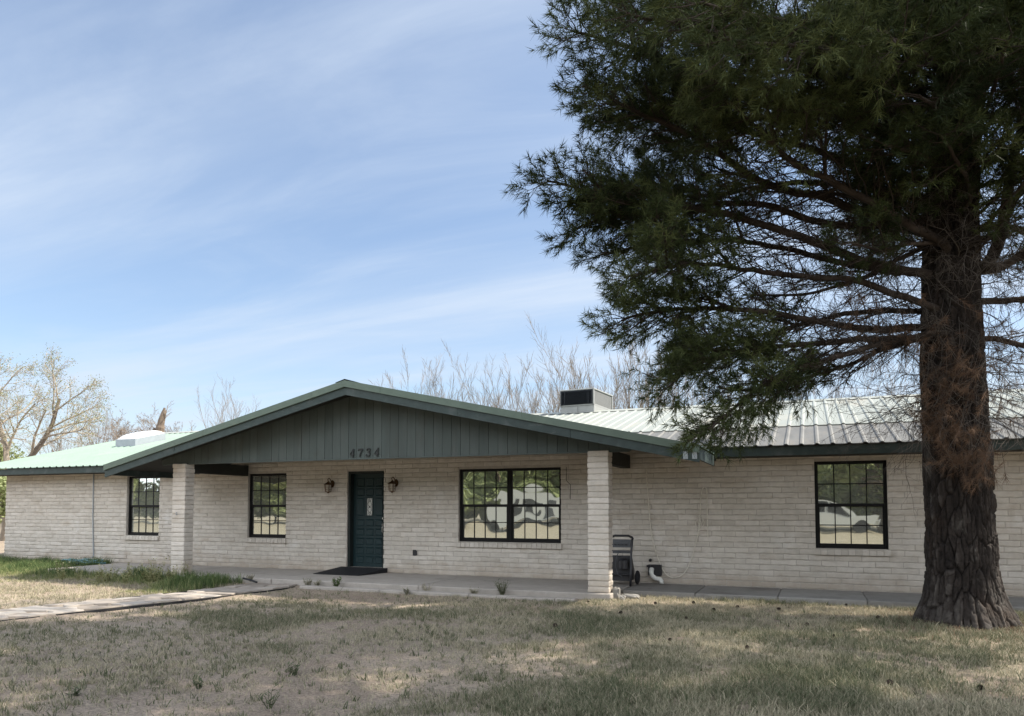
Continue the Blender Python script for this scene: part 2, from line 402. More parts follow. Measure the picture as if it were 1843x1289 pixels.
m_lush = mat('tall_grass', [(0.32, 0.30, 0.15), (0.15, 0.19, 0.068), (0.055, 0.092, 0.030)], 0.7, sub=0.25)
m_cone = mat('pine_cone_scales', [(0.030, 0.021, 0.015), (0.055, 0.04, 0.03)], 0.9)
m_white = mat('white_vehicle_paint', [(0.45, 0.45, 0.43)], 0.3, spec=0.5)
m_dark = mat('dark_vehicle_glass', [(0.02, 0.022, 0.025)], 0.1, spec=0.6)
m_tan = mat('tan_stucco', [(0.45, 0.38, 0.29)], 0.9, noise=(6, 4, 0.1))
m_wood = mat('grey_weathered_wood', [(0.20, 0.17, 0.14), (0.28, 0.25, 0.21)], 0.9, noise=(6, 5, 0.2))

def soil_mat():
    m = bpy.data.materials.new('bare_soil_and_thatch'); m.use_nodes = True
    nt = m.node_tree; N, L = nt.nodes, nt.links; b = N['Principled BSDF']
    b.inputs['Roughness'].default_value = 0.95; b.inputs['Specular IOR Level'].default_value = 0.15
    tc = N.new('ShaderNodeTexCoord')
    def nz(s, d=6, r=0.6):
        n = N.new('ShaderNodeTexNoise'); n.inputs['Scale'].default_value = s; n.inputs['Detail'].default_value = d; n.inputs['Roughness'].default_value = r
        L.new(tc.outputs['Object'], n.inputs['Vector']); return n.outputs['Fac']
    def ramp(f, lo, hi, t0=0, t1=1):
        r = N.new('ShaderNodeMapRange'); r.interpolation_type = 'SMOOTHSTEP'
        for k, v in zip(('From Min', 'From Max', 'To Min', 'To Max'), (lo, hi, t0, t1)): r.inputs[k].default_value = v
        L.new(f, r.inputs['Value']); return r.outputs[0]
    def mix(f, a, c, mode='MIX'):
        x = N.new('ShaderNodeMix'); x.data_type = 'RGBA'; x.blend_type = mode
        for k, v in (('Factor', f), ('A', a), ('B', c)):
            if isinstance(v, tuple): x.inputs[k].default_value = (*v, 1)
            elif isinstance(v, float): x.inputs[k].default_value = v
            else: L.new(v, x.inputs[k])
        return x.outputs['Result']
    c = mix(ramp(nz(0.55), 0.38, 0.66), (0.270, 0.212, 0.165), (0.360, 0.295, 0.232))
    at = N.new('ShaderNodeAttribute'); at.attribute_name = 'tint'       # how much thatch lies on the soil
    th = mix(ramp(nz(16, 8, 0.75), 0.36, 0.66), (0.150, 0.135, 0.092), (0.285, 0.250, 0.175))
    mm = N.new('ShaderNodeMath'); mm.operation = 'MULTIPLY'
    L.new(at.outputs['Fac'], mm.inputs[0]); L.new(ramp(nz(7, 8, 0.7), 0.36, 0.58), mm.inputs[1])
    c = mix(mm.outputs[0], c, th)
    c = mix(ramp(nz(70, 4, 0.8), 0.3, 0.7, 0.72, 1.25), c, c) if False else c
    sp = N.new('ShaderNodeMix'); sp.data_type = 'RGBA'; sp.blend_type = 'MULTIPLY'; sp.inputs['Factor'].default_value = 1
    L.new(c, sp.inputs['A']); L.new(ramp(nz(38, 8, 0.85), 0.36, 0.62, 0.55, 1.25), sp.inputs['B'])
    L.new(sp.outputs['Result'], b.inputs['Base Color'])
    bp = N.new('ShaderNodeBump'); bp.inputs['Strength'].default_value = 0.9; bp.inputs['Distance'].default_value = 0.03
    L.new(nz(22, 9, 0.75), bp.inputs['Height']); L.new(bp.outputs[0], b.inputs['Normal'])
    return m
m_soil = soil_mat()

# ------------------------------------------------------------------ ground, slabs, path
WALL, FRONT_PILLAR = 13.5, 11.55
def green_amount(x, y):
    """0 bare soil .. 1 well grown, from the patches in the lawn"""
    g = fbm(x * 0.55 + 3, y * 0.55, 0, 5, 4)
    g = sstep(0.36, 0.62, g) * 0.85 + 0.1
    g = g * (0.38 + 0.62 * sstep(-6.5, -1.5, x + 0.25 * (y - 7)))
    g = np.maximum(g, 0.95 * np.exp(-(((x + 1.45) / 0.75) ** 2 + ((y - 6.0) / 1.1) ** 2)) * (0.4 + fbm(x * 2, y * 2, 0, 9)))
    g = np.maximum(g, 0.75 * sstep(-4.5, -2.2, x) * sstep(7.6, 9.2, y) * (0.55 + 0.6 * fbm(x * 1.1, y * 1.1, 0, 15)))
    g = np.maximum(g, 0.70 * sstep(-9.4, -7.6, x) * sstep(6.0, 7.6, y) * (1 - sstep(9.2, 10.1, y)) * sstep(0.30, 0.62, fbm(x * 1.3, y * 1.3, 0, 25)))
    g = g * (1 - 0.85 * np.exp(-(((x + 7.2) / 1.9) ** 2 + ((y - 10.3) / 0.9) ** 2)))
    return np.clip(g, 0, 1)
def ground_h(x, y):
    a = sstep(-26, -12, x) * (1 - sstep(6, 12, x)) * sstep(-4, 2, y) * (1 - sstep(10.6, 11.3, y))
    return a * (0.10 * (fbm(x * 0.5, y * 0.5, 0, 31, 3) - 0.5) + 0.035 * (fbm(x * 3, y * 3, 0, 37, 3) - 0.5)) - 0.0
def make_ground():
    def axis(lo, hi, st, far):
        core = np.arange(lo, hi + 1e-6, st); o = st * 1.5 * 1.45 ** np.arange(0, 22)
        o = np.cumsum(o); o = o[o < far]
        return np.concatenate([lo - o[::-1], core, hi + o])
    xs, ys = axis(-17, 5, 0.07, 900), axis(2.2, 13.4, 0.07, 900)
    X, Y = np.meshgrid(xs, ys)
    Z = ground_h(X, Y)
    nx, ny = len(xs), len(ys)
    i = np.arange(ny - 1)[:, None] * nx + np.arange(nx - 1)[None, :]
    F = np.stack([i, i + 1, i + nx + 1, i + nx], -1).reshape(-1, 4)
    t = np.clip(green_amount(X, Y) * 1.1 + 0.12, 0, 1); t = np.maximum(t, 1 - sstep(-1.0, 2.5, Y))
    mb = MB(); mb.add(np.stack([X, Y, Z], -1).reshape(-1, 3), F, t.reshape(-1))
    tag(mb.build('ground', m_soil, smooth=True), kind='structure')
make_ground()

def slab(name, xs, y0, y1, z0, z1, m, label):
    mb = MB()
    for a, b in zip(xs[:-1], xs[1:]):
        mb.box((a + 0.006, y0 + rng.normal() * 0.006, z0), (b - 0.006, y1, z1 - rng.random() * 0.004), rng.random(), bev=0.012)
    mb.box((xs[0] + 0.03, y0 + 0.04, z0), (xs[-1] - 0.03, y1 - 0.02, z1 - 0.02), 0.2)
    return tag(mb.build(name, m), label, kind='structure')
slab('porch_slab', [-15.9, -12.4, -9.6, -6.4, -2.95], 11.46, 13.485, -0.2, 0.1, m_conc, 'light grey concrete porch floor')
slab('sidewalk', [-2.94, -1.75, -0.5, 0.75, 2.0, 3.3, 4.6, 9], 12.15, 13.485, -0.2, 0.092, m_conc2, 'dark concrete walk along the right wing')
mbk = MB()
xk = -8.62
while xk < -3.5:
    w_ = 1.25 + rng.random() * 0.5
    mbk.box((xk, 11.04 + rng.normal() * 0.01, -0.15), (min(xk + w_, -3.4) - 0.012, 11.22 + rng.normal() * 0.01, 0.045 + rng.normal() * 0.004), 0.6 + rng.random() * 0.4, bev=0.012); xk += w_
tag(mbk.build('concrete_curb', m_conc), 'low concrete edging strip in front of the porch floor', 'curb')

def path_center(y): return float(np.interp(y, [-1, 2, 4, 5.4, 6.7, 8.2, 9.2, 10.1, 10.8, 11.5], [-13.4, -11.9, -11.0, -10.55, -10.2, -9.86, -9.62, -9.46, -9.42, -9.45]))
def make_path():
    mb = MB(); y = -1.0; row = 0
    while y < 11.40:
        d = 0.36 + rng.random() * 0.14; x0 = path_center(y); wid = 0.53
        cuts = [-wid] + sorted(rng.uniform(-wid * 0.6, wid * 0.6, 2)) + [wid]
        if cuts[2] - cuts[1] < 0.28: cuts = [-wid, rng.uniform(-0.2, 0.2), wid]
        for a, b in zip(cuts[:-1], cuts[1:]):
            g = 0.026
            q = [(x0 + a + g, y + g), (x0 + (a + b) / 2, y + g + rng.normal() * 0.02), (x0 + b - g, y + g), (x0 + b - g + rng.normal() * 0.015, y + d / 2), (x0 + b - g, y + d - g),
                 (x0 + (a + b) / 2 + rng.normal() * 0.05, y + d - g + rng.normal() * 0.02), (x0 + a + g, y + d - g), (x0 + a + g + rng.normal() * 0.015, y + d / 2)]
            q = [(p[0] + rng.normal() * 0.022 + path_center(p[1]) - x0, p[1] + rng.normal() * 0.022 + 0.10 * math.sin(p[0] * 7 + row * 2.1)) for p in q]
            zt = 0.026 + rng.normal() * 0.004; c = np.mean(q, 0); n = len(q)
            V = [(p[0], p[1], -0.06) for p in q] + [(p[0], p[1], zt - 0.008) for p in q] + [(c[0] + (p[0] - c[0]) * 0.94, c[1] + (p[1] - c[1]) * 0.94, zt) for p in q]
            F = [[i, (i + 1) % n, n + (i + 1) % n, n + i] for i in range(n)] + [[n + i, n + (i + 1) % n, 2 * n + (i + 1) % n, 2 * n + i] for i in range(n)] + [list(range(2 * n, 3 * n))]
            mb.add(V, F, rng.random())
        y += d; row += 1
    tag(mb.build('flagstone_path', m_stone), 'pale flagstone garden path leading to the porch', kind='structure')
    for sgn, lab in ((-1, 'black steel edging strip along the house-side edge of the flagstone path'), (1, 'black steel edging strip between flagstone path and lawn')):
        e = MB(); ys = np.linspace(-1, 11.2, 60)
        for s0, s1 in ((0, 20), (21, 38), (39, 59)):
            p = [(path_center(v) + sgn * (0.585 + 0.015 * math.sin(v * 3)), v, 0.0) for v in ys[s0:s1 + 1]]
            V = []; 
            for q in p: V += [(q[0] - 0.012, q[1], -0.05), (q[0] - 0.012, q[1], 0.012), (q[0] + 0.012, q[1], 0.012), (q[0] + 0.012, q[1], -0.05)]
            F = [[4 * i + j, 4 * i + (j + 1) % 4, 4 * i + 4 + (j + 1) % 4, 4 * i + 4 + j] for i in range(len(p) - 1) for j in range(4)]
            e.add(V, F)
        tag(e.build('path_edging', m_rubber), lab, 'edging', 'edging strips of the path')
make_path()

# ------------------------------------------------------------------ the house
house = thing('house', (-6, WALL, 0), 'long low ranch house of cream painted block with a wide green gable over its porch', 'house')
UL, UR = -20.28, 9.0
SL = 0.25
EAVE_N, EAVE_Z, RIDGE_N = 12.9, 2.50, 18.9
RIDGE_Z = EAVE_Z + SL * (RIDGE_N - EAVE_N)
BACK_N = 2 * RIDGE_N - EAVE_N
W_LO, W_HI = 0.78, 2.24
openings = [(-15.80, -14.71, W_LO, W_HI), (-12.00, -10.91, W_LO, W_HI), (-6.62, -4.44, W_LO, W_HI), (0.06, 1.16, W_LO, W_HI), (-9.29, -8.37, 0.10, 2.245)]
CH = 0.0953        # course height
def bricks(mb, u0, u1, z0, z1, n, opens, seed, blen=0.405, P=lambda u, d, z, n: np.stack([u, n - d, z], -1)):
    r = np.random.default_rng(seed); k = 0; z = z0; NS = 5
    while z < z1 - 0.02:
        zt = min(z + CH, z1); off = (k % 2) * blen / 2 + r.normal() * 0.03
        segs = [(u0, u1)]
        for (a, b, lo, hi) in opens:
            if zt > lo + 0.012 and z < hi - 0.012:
                new = []
                for s in segs:
                    if b <= s[0] or a >= s[1]: new.append(s)
                    else:
                        if a > s[0]: new.append((s[0], a))
                        if b < s[1]: new.append((b, s[1]))
                segs = new
        for (sa, sb) in segs:
            u = sa - ((sa - u0 + off) % blen); 
            while u < sb - 0.01:
                a, b = max(u, sa), min(u + blen + r.normal() * 0.006, sb); u = b
                if b - a < 0.03: continue
                ga = 0.0055 if a > sa + 1e-6 else 0.0; gb = 0.0055 if b < sb - 1e-6 else 0.0
                us = np.linspace(a + ga, b - gb, NS + 1)
                rows = []
                dep = 0.013 + r.normal() * 0.0034; g = 0.0055
                jt, jb = r.normal(size=NS + 1) * 0.0034, r.normal(size=NS + 1) * 0.0034
                prof = [(z + g, 0.0, jb), (z + g + 0.004, 0.75, jb), (z + g + 0.016, 1.0, jb * 0.4), (zt - g - 0.016, 1.0, jt * 0.4), (zt - g - 0.004, 0.75, jt), (zt - g, 0.0, jt)]
                for (zz, dd, jj) in prof:
                    e = np.full(NS + 1, dep * dd)
                    if 0 < dd: e = e + r.normal(size=NS + 1) * 0.0011; 
                    if ga: e[0] *= 0.55
                    if gb: e[-1] *= 0.55
                    rows.append(P(us, e, zz + jj, n))
                V = np.concatenate(rows); q = NS + 1
                i = (np.arange(5)[:, None] * q + np.arange(NS)[None, :])
                F = np.stack([i, i + 1, i + q + 1, i + q], -1).reshape(-1, 4)
                ends = np.array([[0, q, 2 * q, 3 * q, 4 * q, 5 * q], [5 * q + NS, 4 * q + NS, 3 * q + NS, 2 * q + NS, q + NS, NS]])
                tn = np.clip(0.5 + r.normal() * 0.20, 0, 1); n0 = mb.n
                mb.add(V, F, tn); mb.F.append((ends + n0, 0))
        z = zt; k += 1
def build_walls():
    mb = MB()
    bricks(mb, UL, UR, 0.0, 2.47, WALL, openings, 3)
    # mortar backing with holes, as a stack of boxes 0.2 m thick
    us = sorted({UL, UR, *[o[0] for o in openings], *[o[1] for o in openings]})
    for a, b in zip(us[:-1], us[1:]):
        op = [o for o in openings if o[0] <= a + 1e-6 and o[1] >= b - 1e-6]
        if op:
            o = op[0]
            if o[2] > 0.2: mb.box((a, WALL, -0.1), (b, WALL + 0.2, o[2]), 0.5, 1)
            mb.box((a, WALL, o[3]), (b, WALL + 0.2, 2.6), 0.5, 1)
        else: mb.box((a, WALL, -0.1), (b, WALL + 0.2, 2.6), 0.5, 1)
    bricks(mb, WALL + 0.2, BACK_N - 0.6, 0.0, 2.47, UL, [], 5, P=lambda u, d, z, n: np.stack([n - d, u, np.broadcast_to(z, np.shape(u))], -1))
    mb.box((UL, WALL + 0.2, -0.1), (UL + 0.2, BACK_N - 0.8, 2.6), 0.5, 1)
    mb.box((UR - 0.2, WALL + 0.2, -0.1), (UR, BACK_N - 0.8, 2.6), 0.5, 1)
    mb.box((UL, BACK_N - 0.8, -0.1), (UR, BACK_N - 0.6, 2.6), 0.5, 1)
    mb.prism([(WALL + 0.01, 2.6), (BACK_N - 0.7, 2.6), (RIDGE_N, RIDGE_Z - 0.12)], 0, UL + 0.02, UL + 0.2, 0.5, 1)
    mb.prism([(WALL + 0.01, 2.6), (BACK_N - 0.7, 2.6), (RIDGE_N, RIDGE_Z - 0.12)], 0, UR - 0.2, UR - 0.02, 0.5, 1)
    mb.build('wall', [m_brick, m_mortar], house)
build_walls()
def pillar(u0, u1, n0, n1, zt, seed):
    mb = MB(); r = np.random.default_rng(seed); nc = 24; h = (zt - 0.1) / nc
    mb.box((u0 + 0.012, n0 + 0.012, 0.1), (u1 - 0.012, n1 - 0.012, zt - 0.002), 0.5, 1)
    for k in range(nc):
        z0 = 0.1 + k * h + 0.0045; z1 = 0.1 + (k + 1) * h - 0.0045
        jx, jy = r.normal() * 0.003, r.normal() * 0.003; rings = []
        for (zz, ins) in ((z0, 0.012), (z0 + 0.004, 0.003), (z0 + 0.02, 0.0), (z1 - 0.02, 0.0), (z1 - 0.004, 0.003), (z1, 0.012)):
            ring = []
            for (ax, ay, bx, by) in ((u0, n0, u1, n0), (u1, n0, u1, n1), (u1, n1, u0, n1), (u0, n1, u0, n0)):
                for t in (0.03, 0.25, 0.5, 0.75, 0.97):
                    x, y = ax + (bx - ax) * t, ay + (by - ay) * t
                    cx, cy = (u0 + u1) / 2, (n0 + n1) / 2
                    x += -np.sign(x - cx) * ins * (abs(x - cx) > (u1 - u0) * 0.46) + r.normal() * 0.0014 + jx
                    y += -np.sign(y - cy) * ins * (abs(y - cy) > (n1 - n0) * 0.46) + r.normal() * 0.0014 + jy
                    ring.append((x, y, zz + r.normal() * 0.0016))
            rings.append(ring)
        q = 20; V = np.array(rings).reshape(-1, 3)
        F = [[i * q + j, i * q + (j + 1) % q, (i + 1) * q + (j + 1) % q, (i + 1) * q + j] for i in range(5) for j in range(q)] + [list(range(q))[::-1], list(range(5 * q, 6 * q))]
        mb.add(V, F, np.clip(0.62 + r.normal() * 0.2, 0, 1))
    mb.build('porch_pillar', [m_brick, m_mortar], house)
pillar(-12.25, -11.90, FRONT_PILLAR, FRONT_PILLAR + 0.25, 2.37, 21)
pillar(-3.35, -3.00, FRONT_PILLAR, FRONT_PILLAR + 0.25, 2.38, 22)

# windows
def window(u0, u1, z0, z1, halves, seed, wob):
    F0 = WALL + 0.055
    mb = MB(); fw = 0.042
    panes = []
    cells = [(u0, u1)] if halves == 1 else [(u0, (u0 + u1) / 2), ((u0 + u1) / 2, u1)]
    for (a, b) in cells:
        mb.box((a, F0, z0), (a + fw, F0 + 0.09, z1), bev=0.004); mb.box((b - fw, F0, z0), (b, F0 + 0.09, z1), bev=0.004)
        mb.box((a + fw, F0 + 0.002, z0), (b - fw, F0 + 0.088, z0 + fw * 1.2), bev=0.004); mb.box((a + fw, F0 + 0.002, z1 - fw), (b - fw, F0 + 0.088, z1), bev=0.004)
        zm = z0 + (z1 - z0) * 0.495
        mb.box((a + fw, F0 + 0.010, zm - 0.026), (b - fw, F0 + 0.075, zm + 0.026), bev=0.004)
        for lower in (0, 1):
            s = 0.030 if lower else 0.012
            pa, pb = a + fw + s, b - fw - s
            pz0, pz1 = (z0 + fw * 1.2 + 0.028, zm - 0.026) if lower else (zm + 0.026, z1 - fw - 0.010)
            y = F0 + (0.034 if lower else 0.020)
            for (x0, x1, q0, q1) in ((a + fw, pa, pz0 - (0.028 if lower else 0), pz1 + (0 if lower else 0.01)), (pb, b - fw, pz0 - (0.028 if lower else 0), pz1 + (0 if lower else 0.01))):
                mb.box((x0, y - 0.012, q0), (x1, y + 0.03, q1))
            if lower: mb.box((pa, y - 0.011, pz0 - 0.028), (pb, y + 0.029, pz0))
            else: mb.box((pa, y - 0.011, pz1), (pb, y + 0.029, pz1 + 0.01))
            mw = 0.008
            for k in (1, 2, 3):
                x = pa + (pb - pa) * k / 4; mb.box((x - mw, y, pz0), (x + mw, y + 0.02, pz1))
            zc = (pz0 + pz1) / 2; mb.box((pa, y + 0.002, zc - mw), (pb, y + 0.018, zc + mw))
            panes.append((pa, pb, pz0, pz1, y + 0.012, lower))
    w = mb.build('window', m_frame, house, org=((u0 + u1) / 2, F0, z0))
    for i, (pa, pb, q0, q1, y, lo) in enumerate(panes):
        p = MB(); p.box((pa - 0.005, y, q0 - 0.005), (pb + 0.005, y + 0.006, q1 + 0.005))
        p.build('pane', glass_mat('window_glass', seed + i * 3.7, wob), w, org=((pa + pb) / 2, y, q0))
    s = MB(); nb = int(round((u1 - u0 + 0.08) / 0.105)); bw = (u1 - u0 + 0.06) / nb
    for k in range(nb):
        x = u0 - 0.03 + k * bw
        y0 = WALL - 0.062 + rng.normal() * 0.002; zt = z0 - 0.004; zb = z0 - 0.108
        V = []
        for xx in (x + 0.0055, x + bw - 0.0055): V += [(xx, y0 + 0.004, zb), (xx, y0, zb + 0.004), (xx, y0, zt - 0.020), (xx, y0 + 0.006, zt - 0.012), (xx, F0 + 0.03, zt), (xx, F0 + 0.03, zb)]
        s.add(V, [(0, 1, 2, 3, 4, 5), (11, 10, 9, 8, 7, 6)] + [(i, 6 + i, 6 + (i + 1) % 6, (i + 1) % 6) for i in range(6)], np.clip(0.45 + rng.normal() * 0.2, 0, 1))
    s.box((u0 - 0.024, WALL - 0.050, z0 - 0.102), (u1 + 0.024, F0 + 0.02, z0 - 0.026), 0.3, 1)
    s.build('sill', [m_brick, m_mortar], w)
    return w
window(*openings[0], 1, 1.0, 0.0022)['label'] = 'leftmost window, beyond the left pillar'
window(*openings[1], 1, 5.0, 0.0022)['label'] = 'single window between the left pillar and the door'
window(*openings[2], 2, 9.0, 0.0065)['label'] = 'wide double window with wavy reflections'
window(*openings[3], 1, 17.0, 0.0028)['label'] = 'window of the right wing beside the pine'

def door():
    u0, u1, z0, z1 = openings[4]; y = WALL + 0.16
    mb = MB()
    for (a, b) in ((u0, u0 + 0.05), (u1 - 0.05, u1)): mb.box((a, WALL + 0.03, z0), (b, y + 0.04, z1))
    mb.box((u0 + 0.05, WALL + 0.03, z1 - 0.05), (u1 - 0.05, y + 0.04, z1))
    mb.build('door_frame', m_jamb, house, org=((u0 + u1) / 2, WALL, z0))
    t = MB(); t.box((u0, WALL - 0.02, z0), (u1, y + 0.05, z0 + 0.09), bev=0.006)
    t.build('threshold', m_conc, house)
    zb = z0 + 0.092; a, b = u0 + 0.052, u1 - 0.052; zt = z1 - 0.052
    d = MB(); d.box((a, y, zb), (b, y + 0.045, zt), 0.5)
    W_, H_ = b - a, zt - zb
    cols = [(0.10, 0.34), (0.385, 0.625), (0.67, 0.90)]
    rows = [(0.04, 0.115), (0.135, 0.21), (0.235, 0.31), (0.335, 0.41), (0.435, 0.51), (0.545, 0.74), (0.76, 0.84), (0.86, 0.955)]
    for r_, (p, q) in enumerate(rows):
        for c_, (s, e) in enumerate(cols):
            if r_ == 5 and c_ == 1: continue
            x0, x1, q0, q1 = a + s * W_, a + e * W_, zb + p * H_, zb + q * H_
            V = [(x0, y, q0), (x1, y, q0), (x1, y, q1), (x0, y, q1)]
            o, i2 = 0.010, 0.026
            V = [(x0, y - 0.001, q0), (x1, y - 0.001, q0), (x1, y - 0.001, q1), (x0, y - 0.001, q1),
                 (x0 + o, y - 0.013, q0 + o), (x1 - o, y - 0.013, q0 + o), (x1 - o, y - 0.013, q1 - o), (x0 + o, y - 0.013, q1 - o),
                 (x0 + i2, y - 0.004, q0 + i2), (x1 - i2, y - 0.004, q0 + i2), (x1 - i2, y - 0.004, q1 - i2), (x0 + i2, y - 0.004, q1 - i2)]
            F = [(i, (i + 1) % 4, 4 + (i + 1) % 4, 4 + i) for i in range(4)] + [(4 + i, 4 + (i + 1) % 4, 8 + (i + 1) % 4, 8 + i) for i in range(4)] + [(8, 9, 10, 11)]
            d.add(V, F)
    dr = d.build('door', m_door, house, org=((u0 + u1) / 2, y, zb))
    g = MB(); x0, x1, q0, q1 = a + 0.425 * W_, a + 0.585 * W_, zb + 0.552 * H_, zb + 0.735 * H_
    g.box((x0, y - 0.006, q0), (x1, y + 0.002, q1), 0.9)
    go = g.build('door_glass', m_dglass, dr)
    l = MB(); xm = (x0 + x1) / 2
    for (ax, bx, az, bz) in ((x0 - 0.016, x0, q0 - 0.016, q1 + 0.016), (x1, x1 + 0.016, q0 - 0.016, q1 + 0.016), (x0, x1, q0 - 0.016, q0), (x0, x1, q1, q1 + 0.016)):
        l.box((ax, y - 0.014, az), (bx, y, bz))
    l.build('glass_frame', m_door, dr)
    k = MB()
    def wire(p): k.tube([(u, y - 0.008, z) for u, z in p], 0.0035, 4)
    zc = (q0 + q1) / 2
    for s in (-1, 1):
        wire([(xm + s * 0.045 * math.sin(t * math.pi), q0 + (q1 - q0) * t) for t in np.linspace(0, 1, 16)])
        wire([(xm + s * 0.05 * math.cos(t * math.pi * 3), q0 + (q1 - q0) * t) for t in np.linspace(0, 1, 24)])
    k.box((xm - 0.012, y - 0.012, zc - 0.02), (xm + 0.012, y - 0.006, zc + 0.02))
    k.build('lead_came', m_lead, dr)
    h = MB(); hx, hz = b - 0.055, zb + 0.42 * H_
    h.box((hx - 0.022, y - 0.012, hz - 0.13), (hx + 0.022, y, hz + 0.13), bev=0.005)
    h.tube([(hx, y - 0.012, hz + 0.09), (hx, y - 0.055, hz + 0.08), (hx, y - 0.062, hz), (hx, y - 0.05, hz - 0.09), (hx, y - 0.012, hz - 0.1)], 0.010, 8)
    h.tube([(hx, y - 0.0, hz + 0.20), (hx, y - 0.018, hz + 0.20)], 0.028, 14)
    h.build('handle', m_steel, dr)
door()

# roofs
def rib_profile(u0, u1, pitch=0.235, h=0.020):
    P = []; u = u0
    while u < u1:
        for du, dz in ((0, 0), (pitch - 0.085, 0), (pitch - 0.060, h), (pitch - 0.030, h), (pitch - 0.004, 0)):
            if u + du < u1: P.append((u + du, dz))
        u += pitch
    P.append((u1, 0)); return np.array(P)
def sheet(mb, prof, n0, z0, n1, z1, tint=0.5, th=0.012, mi=0):
    m = len(prof); V = []
    for (n, z) in ((n0, z0), (n1, z1)):
        for dz in (0, -th):
            V.append(np.stack([prof[:, 0], np.full(m, n), z + prof[:, 1] + dz], -1))
    V = np.concatenate(V); i = np.arange(m - 1)
    F = np.concatenate([np.stack([i, i + 1, 2 * m + i + 1, 2 * m + i], -1), np.stack([m + i + 1, m + i, 3 * m + i, 3 * m + i + 1], -1), np.stack([i + 1, i, m + i, m + i + 1], -1), np.stack([2 * m + i, 2 * m + i + 1, 3 * m + i + 1, 3 * m + i], -1)])
    mb.add(V, F, tint, mi)
def roofs():
    zr = lambda n: EAVE_Z + SL * (n - EAVE_N)
    roof = MB()
    roof.box((UL - 0.85, EAVE_N + 0.3, 2.46), (UL - 0.84, EAVE_N + 0.31, 2.47), 0.5)
    sheet(roof, rib_profile(UL - 0.9, -6.9), EAVE_N - 0.06, zr(EAVE_N - 0.06), RIDGE_N, RIDGE_Z, mi=0)
    sheet(roof, rib_profile(-6.9, UR + 0.8), 14.84, zr(14.84) + 0.016, RIDGE_N, RIDGE_Z + 0.004, mi=1, tint=0.3)
    sheet(roof, rib_profile(UL - 0.9, UR + 0.8), RIDGE_N, RIDGE_Z, BACK_N + 0.06, EAVE_Z - 0.015, mi=0)
    ro = roof.build('roof', [m_roof, m_roof2], house, org=(-6, RIDGE_N, EAVE_Z))
    g = MB(); sheet(g, rib_profile(-6.9, UR + 0.8, 0.235, 0.020), EAVE_N - 0.08, zr(EAVE_N) - 0.02, 15.0, zr(15.0) - 0.006)
    g.build('galvanised_sheet', m_galv, ro)
    c = MB(); V = []
    for u in (UL - 0.92, UR + 0.82):
        V += [(u, RIDGE_N - 0.22, RIDGE_Z - 0.032), (u, RIDGE_N, RIDGE_Z + 0.040), (u, RIDGE_N + 0.22, RIDGE_Z - 0.032)]
    c.add(V, [(0, 1, 4, 3), (1, 2, 5, 4)]); c.build('ridge_cap', m_roof2, ro)
    # eave fascia and soffit, both wings
    f = MB()
    for (a, b) in ((UL - 0.88, -12.9), (-1.75, UR + 0.78)):
        f.box((a, EAVE_N, 2.315), (b, EAVE_N + 0.035, 2.47), 0.5, bev=0.004)
    for u in (UL - 0.88, UR + 0.75):                       # rake boards of the end gables
        for s in (1, -1):
            q = [(EAVE_N + 0.04, 2.35), (EAVE_N + 0.04, 2.48), (RIDGE_N - 0.01, RIDGE_Z - 0.02), (RIDGE_N - 0.01, RIDGE_Z - 0.17)]
            q = [(n if s == 1 else 2 * RIDGE_N - n, z) for n, z in q]
            f.prism(q, 0, u, u + 0.03)
    f.box((UL - 0.8, BACK_N - 0.04, 2.315), (UR + 0.7, BACK_N, 2.47))
    f.build('fascia', m_dkgreen, house)
    for (a, b) in ((UL - 0.84, -12.8), (-1.9, UR + 0.74)):
        s = MB(); s.box((a, EAVE_N + 0.037, 2.322), (b, WALL - 0.004, 2.335)); s.build('soffit', m_soffit, house)
    # porch gable roof
    PU, PZ, RN = -7.64, 3.71, 11.0
    ends = ((-13.52, 2.335), (-1.50, 2.365))
    pr = MB()
    for (ue, ze) in ends:
        sg = np.sign(ue - PU); sl = (PZ - ze) / abs(ue - PU)
        n = RN - 0.02; ns = []
        while n < 17.6: ns.append(n); n += 0.235
        for n0 in ns:
            for (dn0, dn1, h) in ((0, 0.15, 0), (0.15, 0.175, -1), (0.175, 0.205, 0.02), (0.205, 0.235, -2)):
                a, b = n0 + dn0, n0 + dn1
                h0, h1 = (0, 0.02) if h == -1 else (0.02, 0) if h == -2 else (h, h)
                def lim(nn):                                  # where the porch slope meets the main roof
                    zm = EAVE_Z + SL * (nn - EAVE_N) - 0.05
                    ze_ = max(ze, zm) if nn > EAVE_N + 0.4 else ze
                    return PU + sg * (PZ - ze_) / sl, ze_
                if EAVE_Z + SL * (b - EAVE_N) - 0.05 >= PZ: continue
                (ua, za), (ub, zb) = lim(a), lim(b)
                pr.add([(PU, a, PZ + h0), (PU, b, PZ + h1), (ub, b, zb + h1), (ua, a, za + h0)], [(0, 1, 2, 3)])
    po = pr.build('porch_roof', m_roof, house, org=(PU, RN, PZ))
    c = MB(); c.add([(PU - 0.2, RN - 0.03, PZ - 0.02), (PU, RN - 0.03, PZ + 0.035), (PU + 0.2, RN - 0.03, PZ - 0.02), (PU - 0.2, 17.6, PZ - 0.02), (PU, 17.6, PZ + 0.035), (PU + 0.2, 17.6, PZ - 0.02)], [(0, 1, 4, 3), (1, 2, 5, 4)])
    c.build('porch_ridge_cap', m_trim, po)
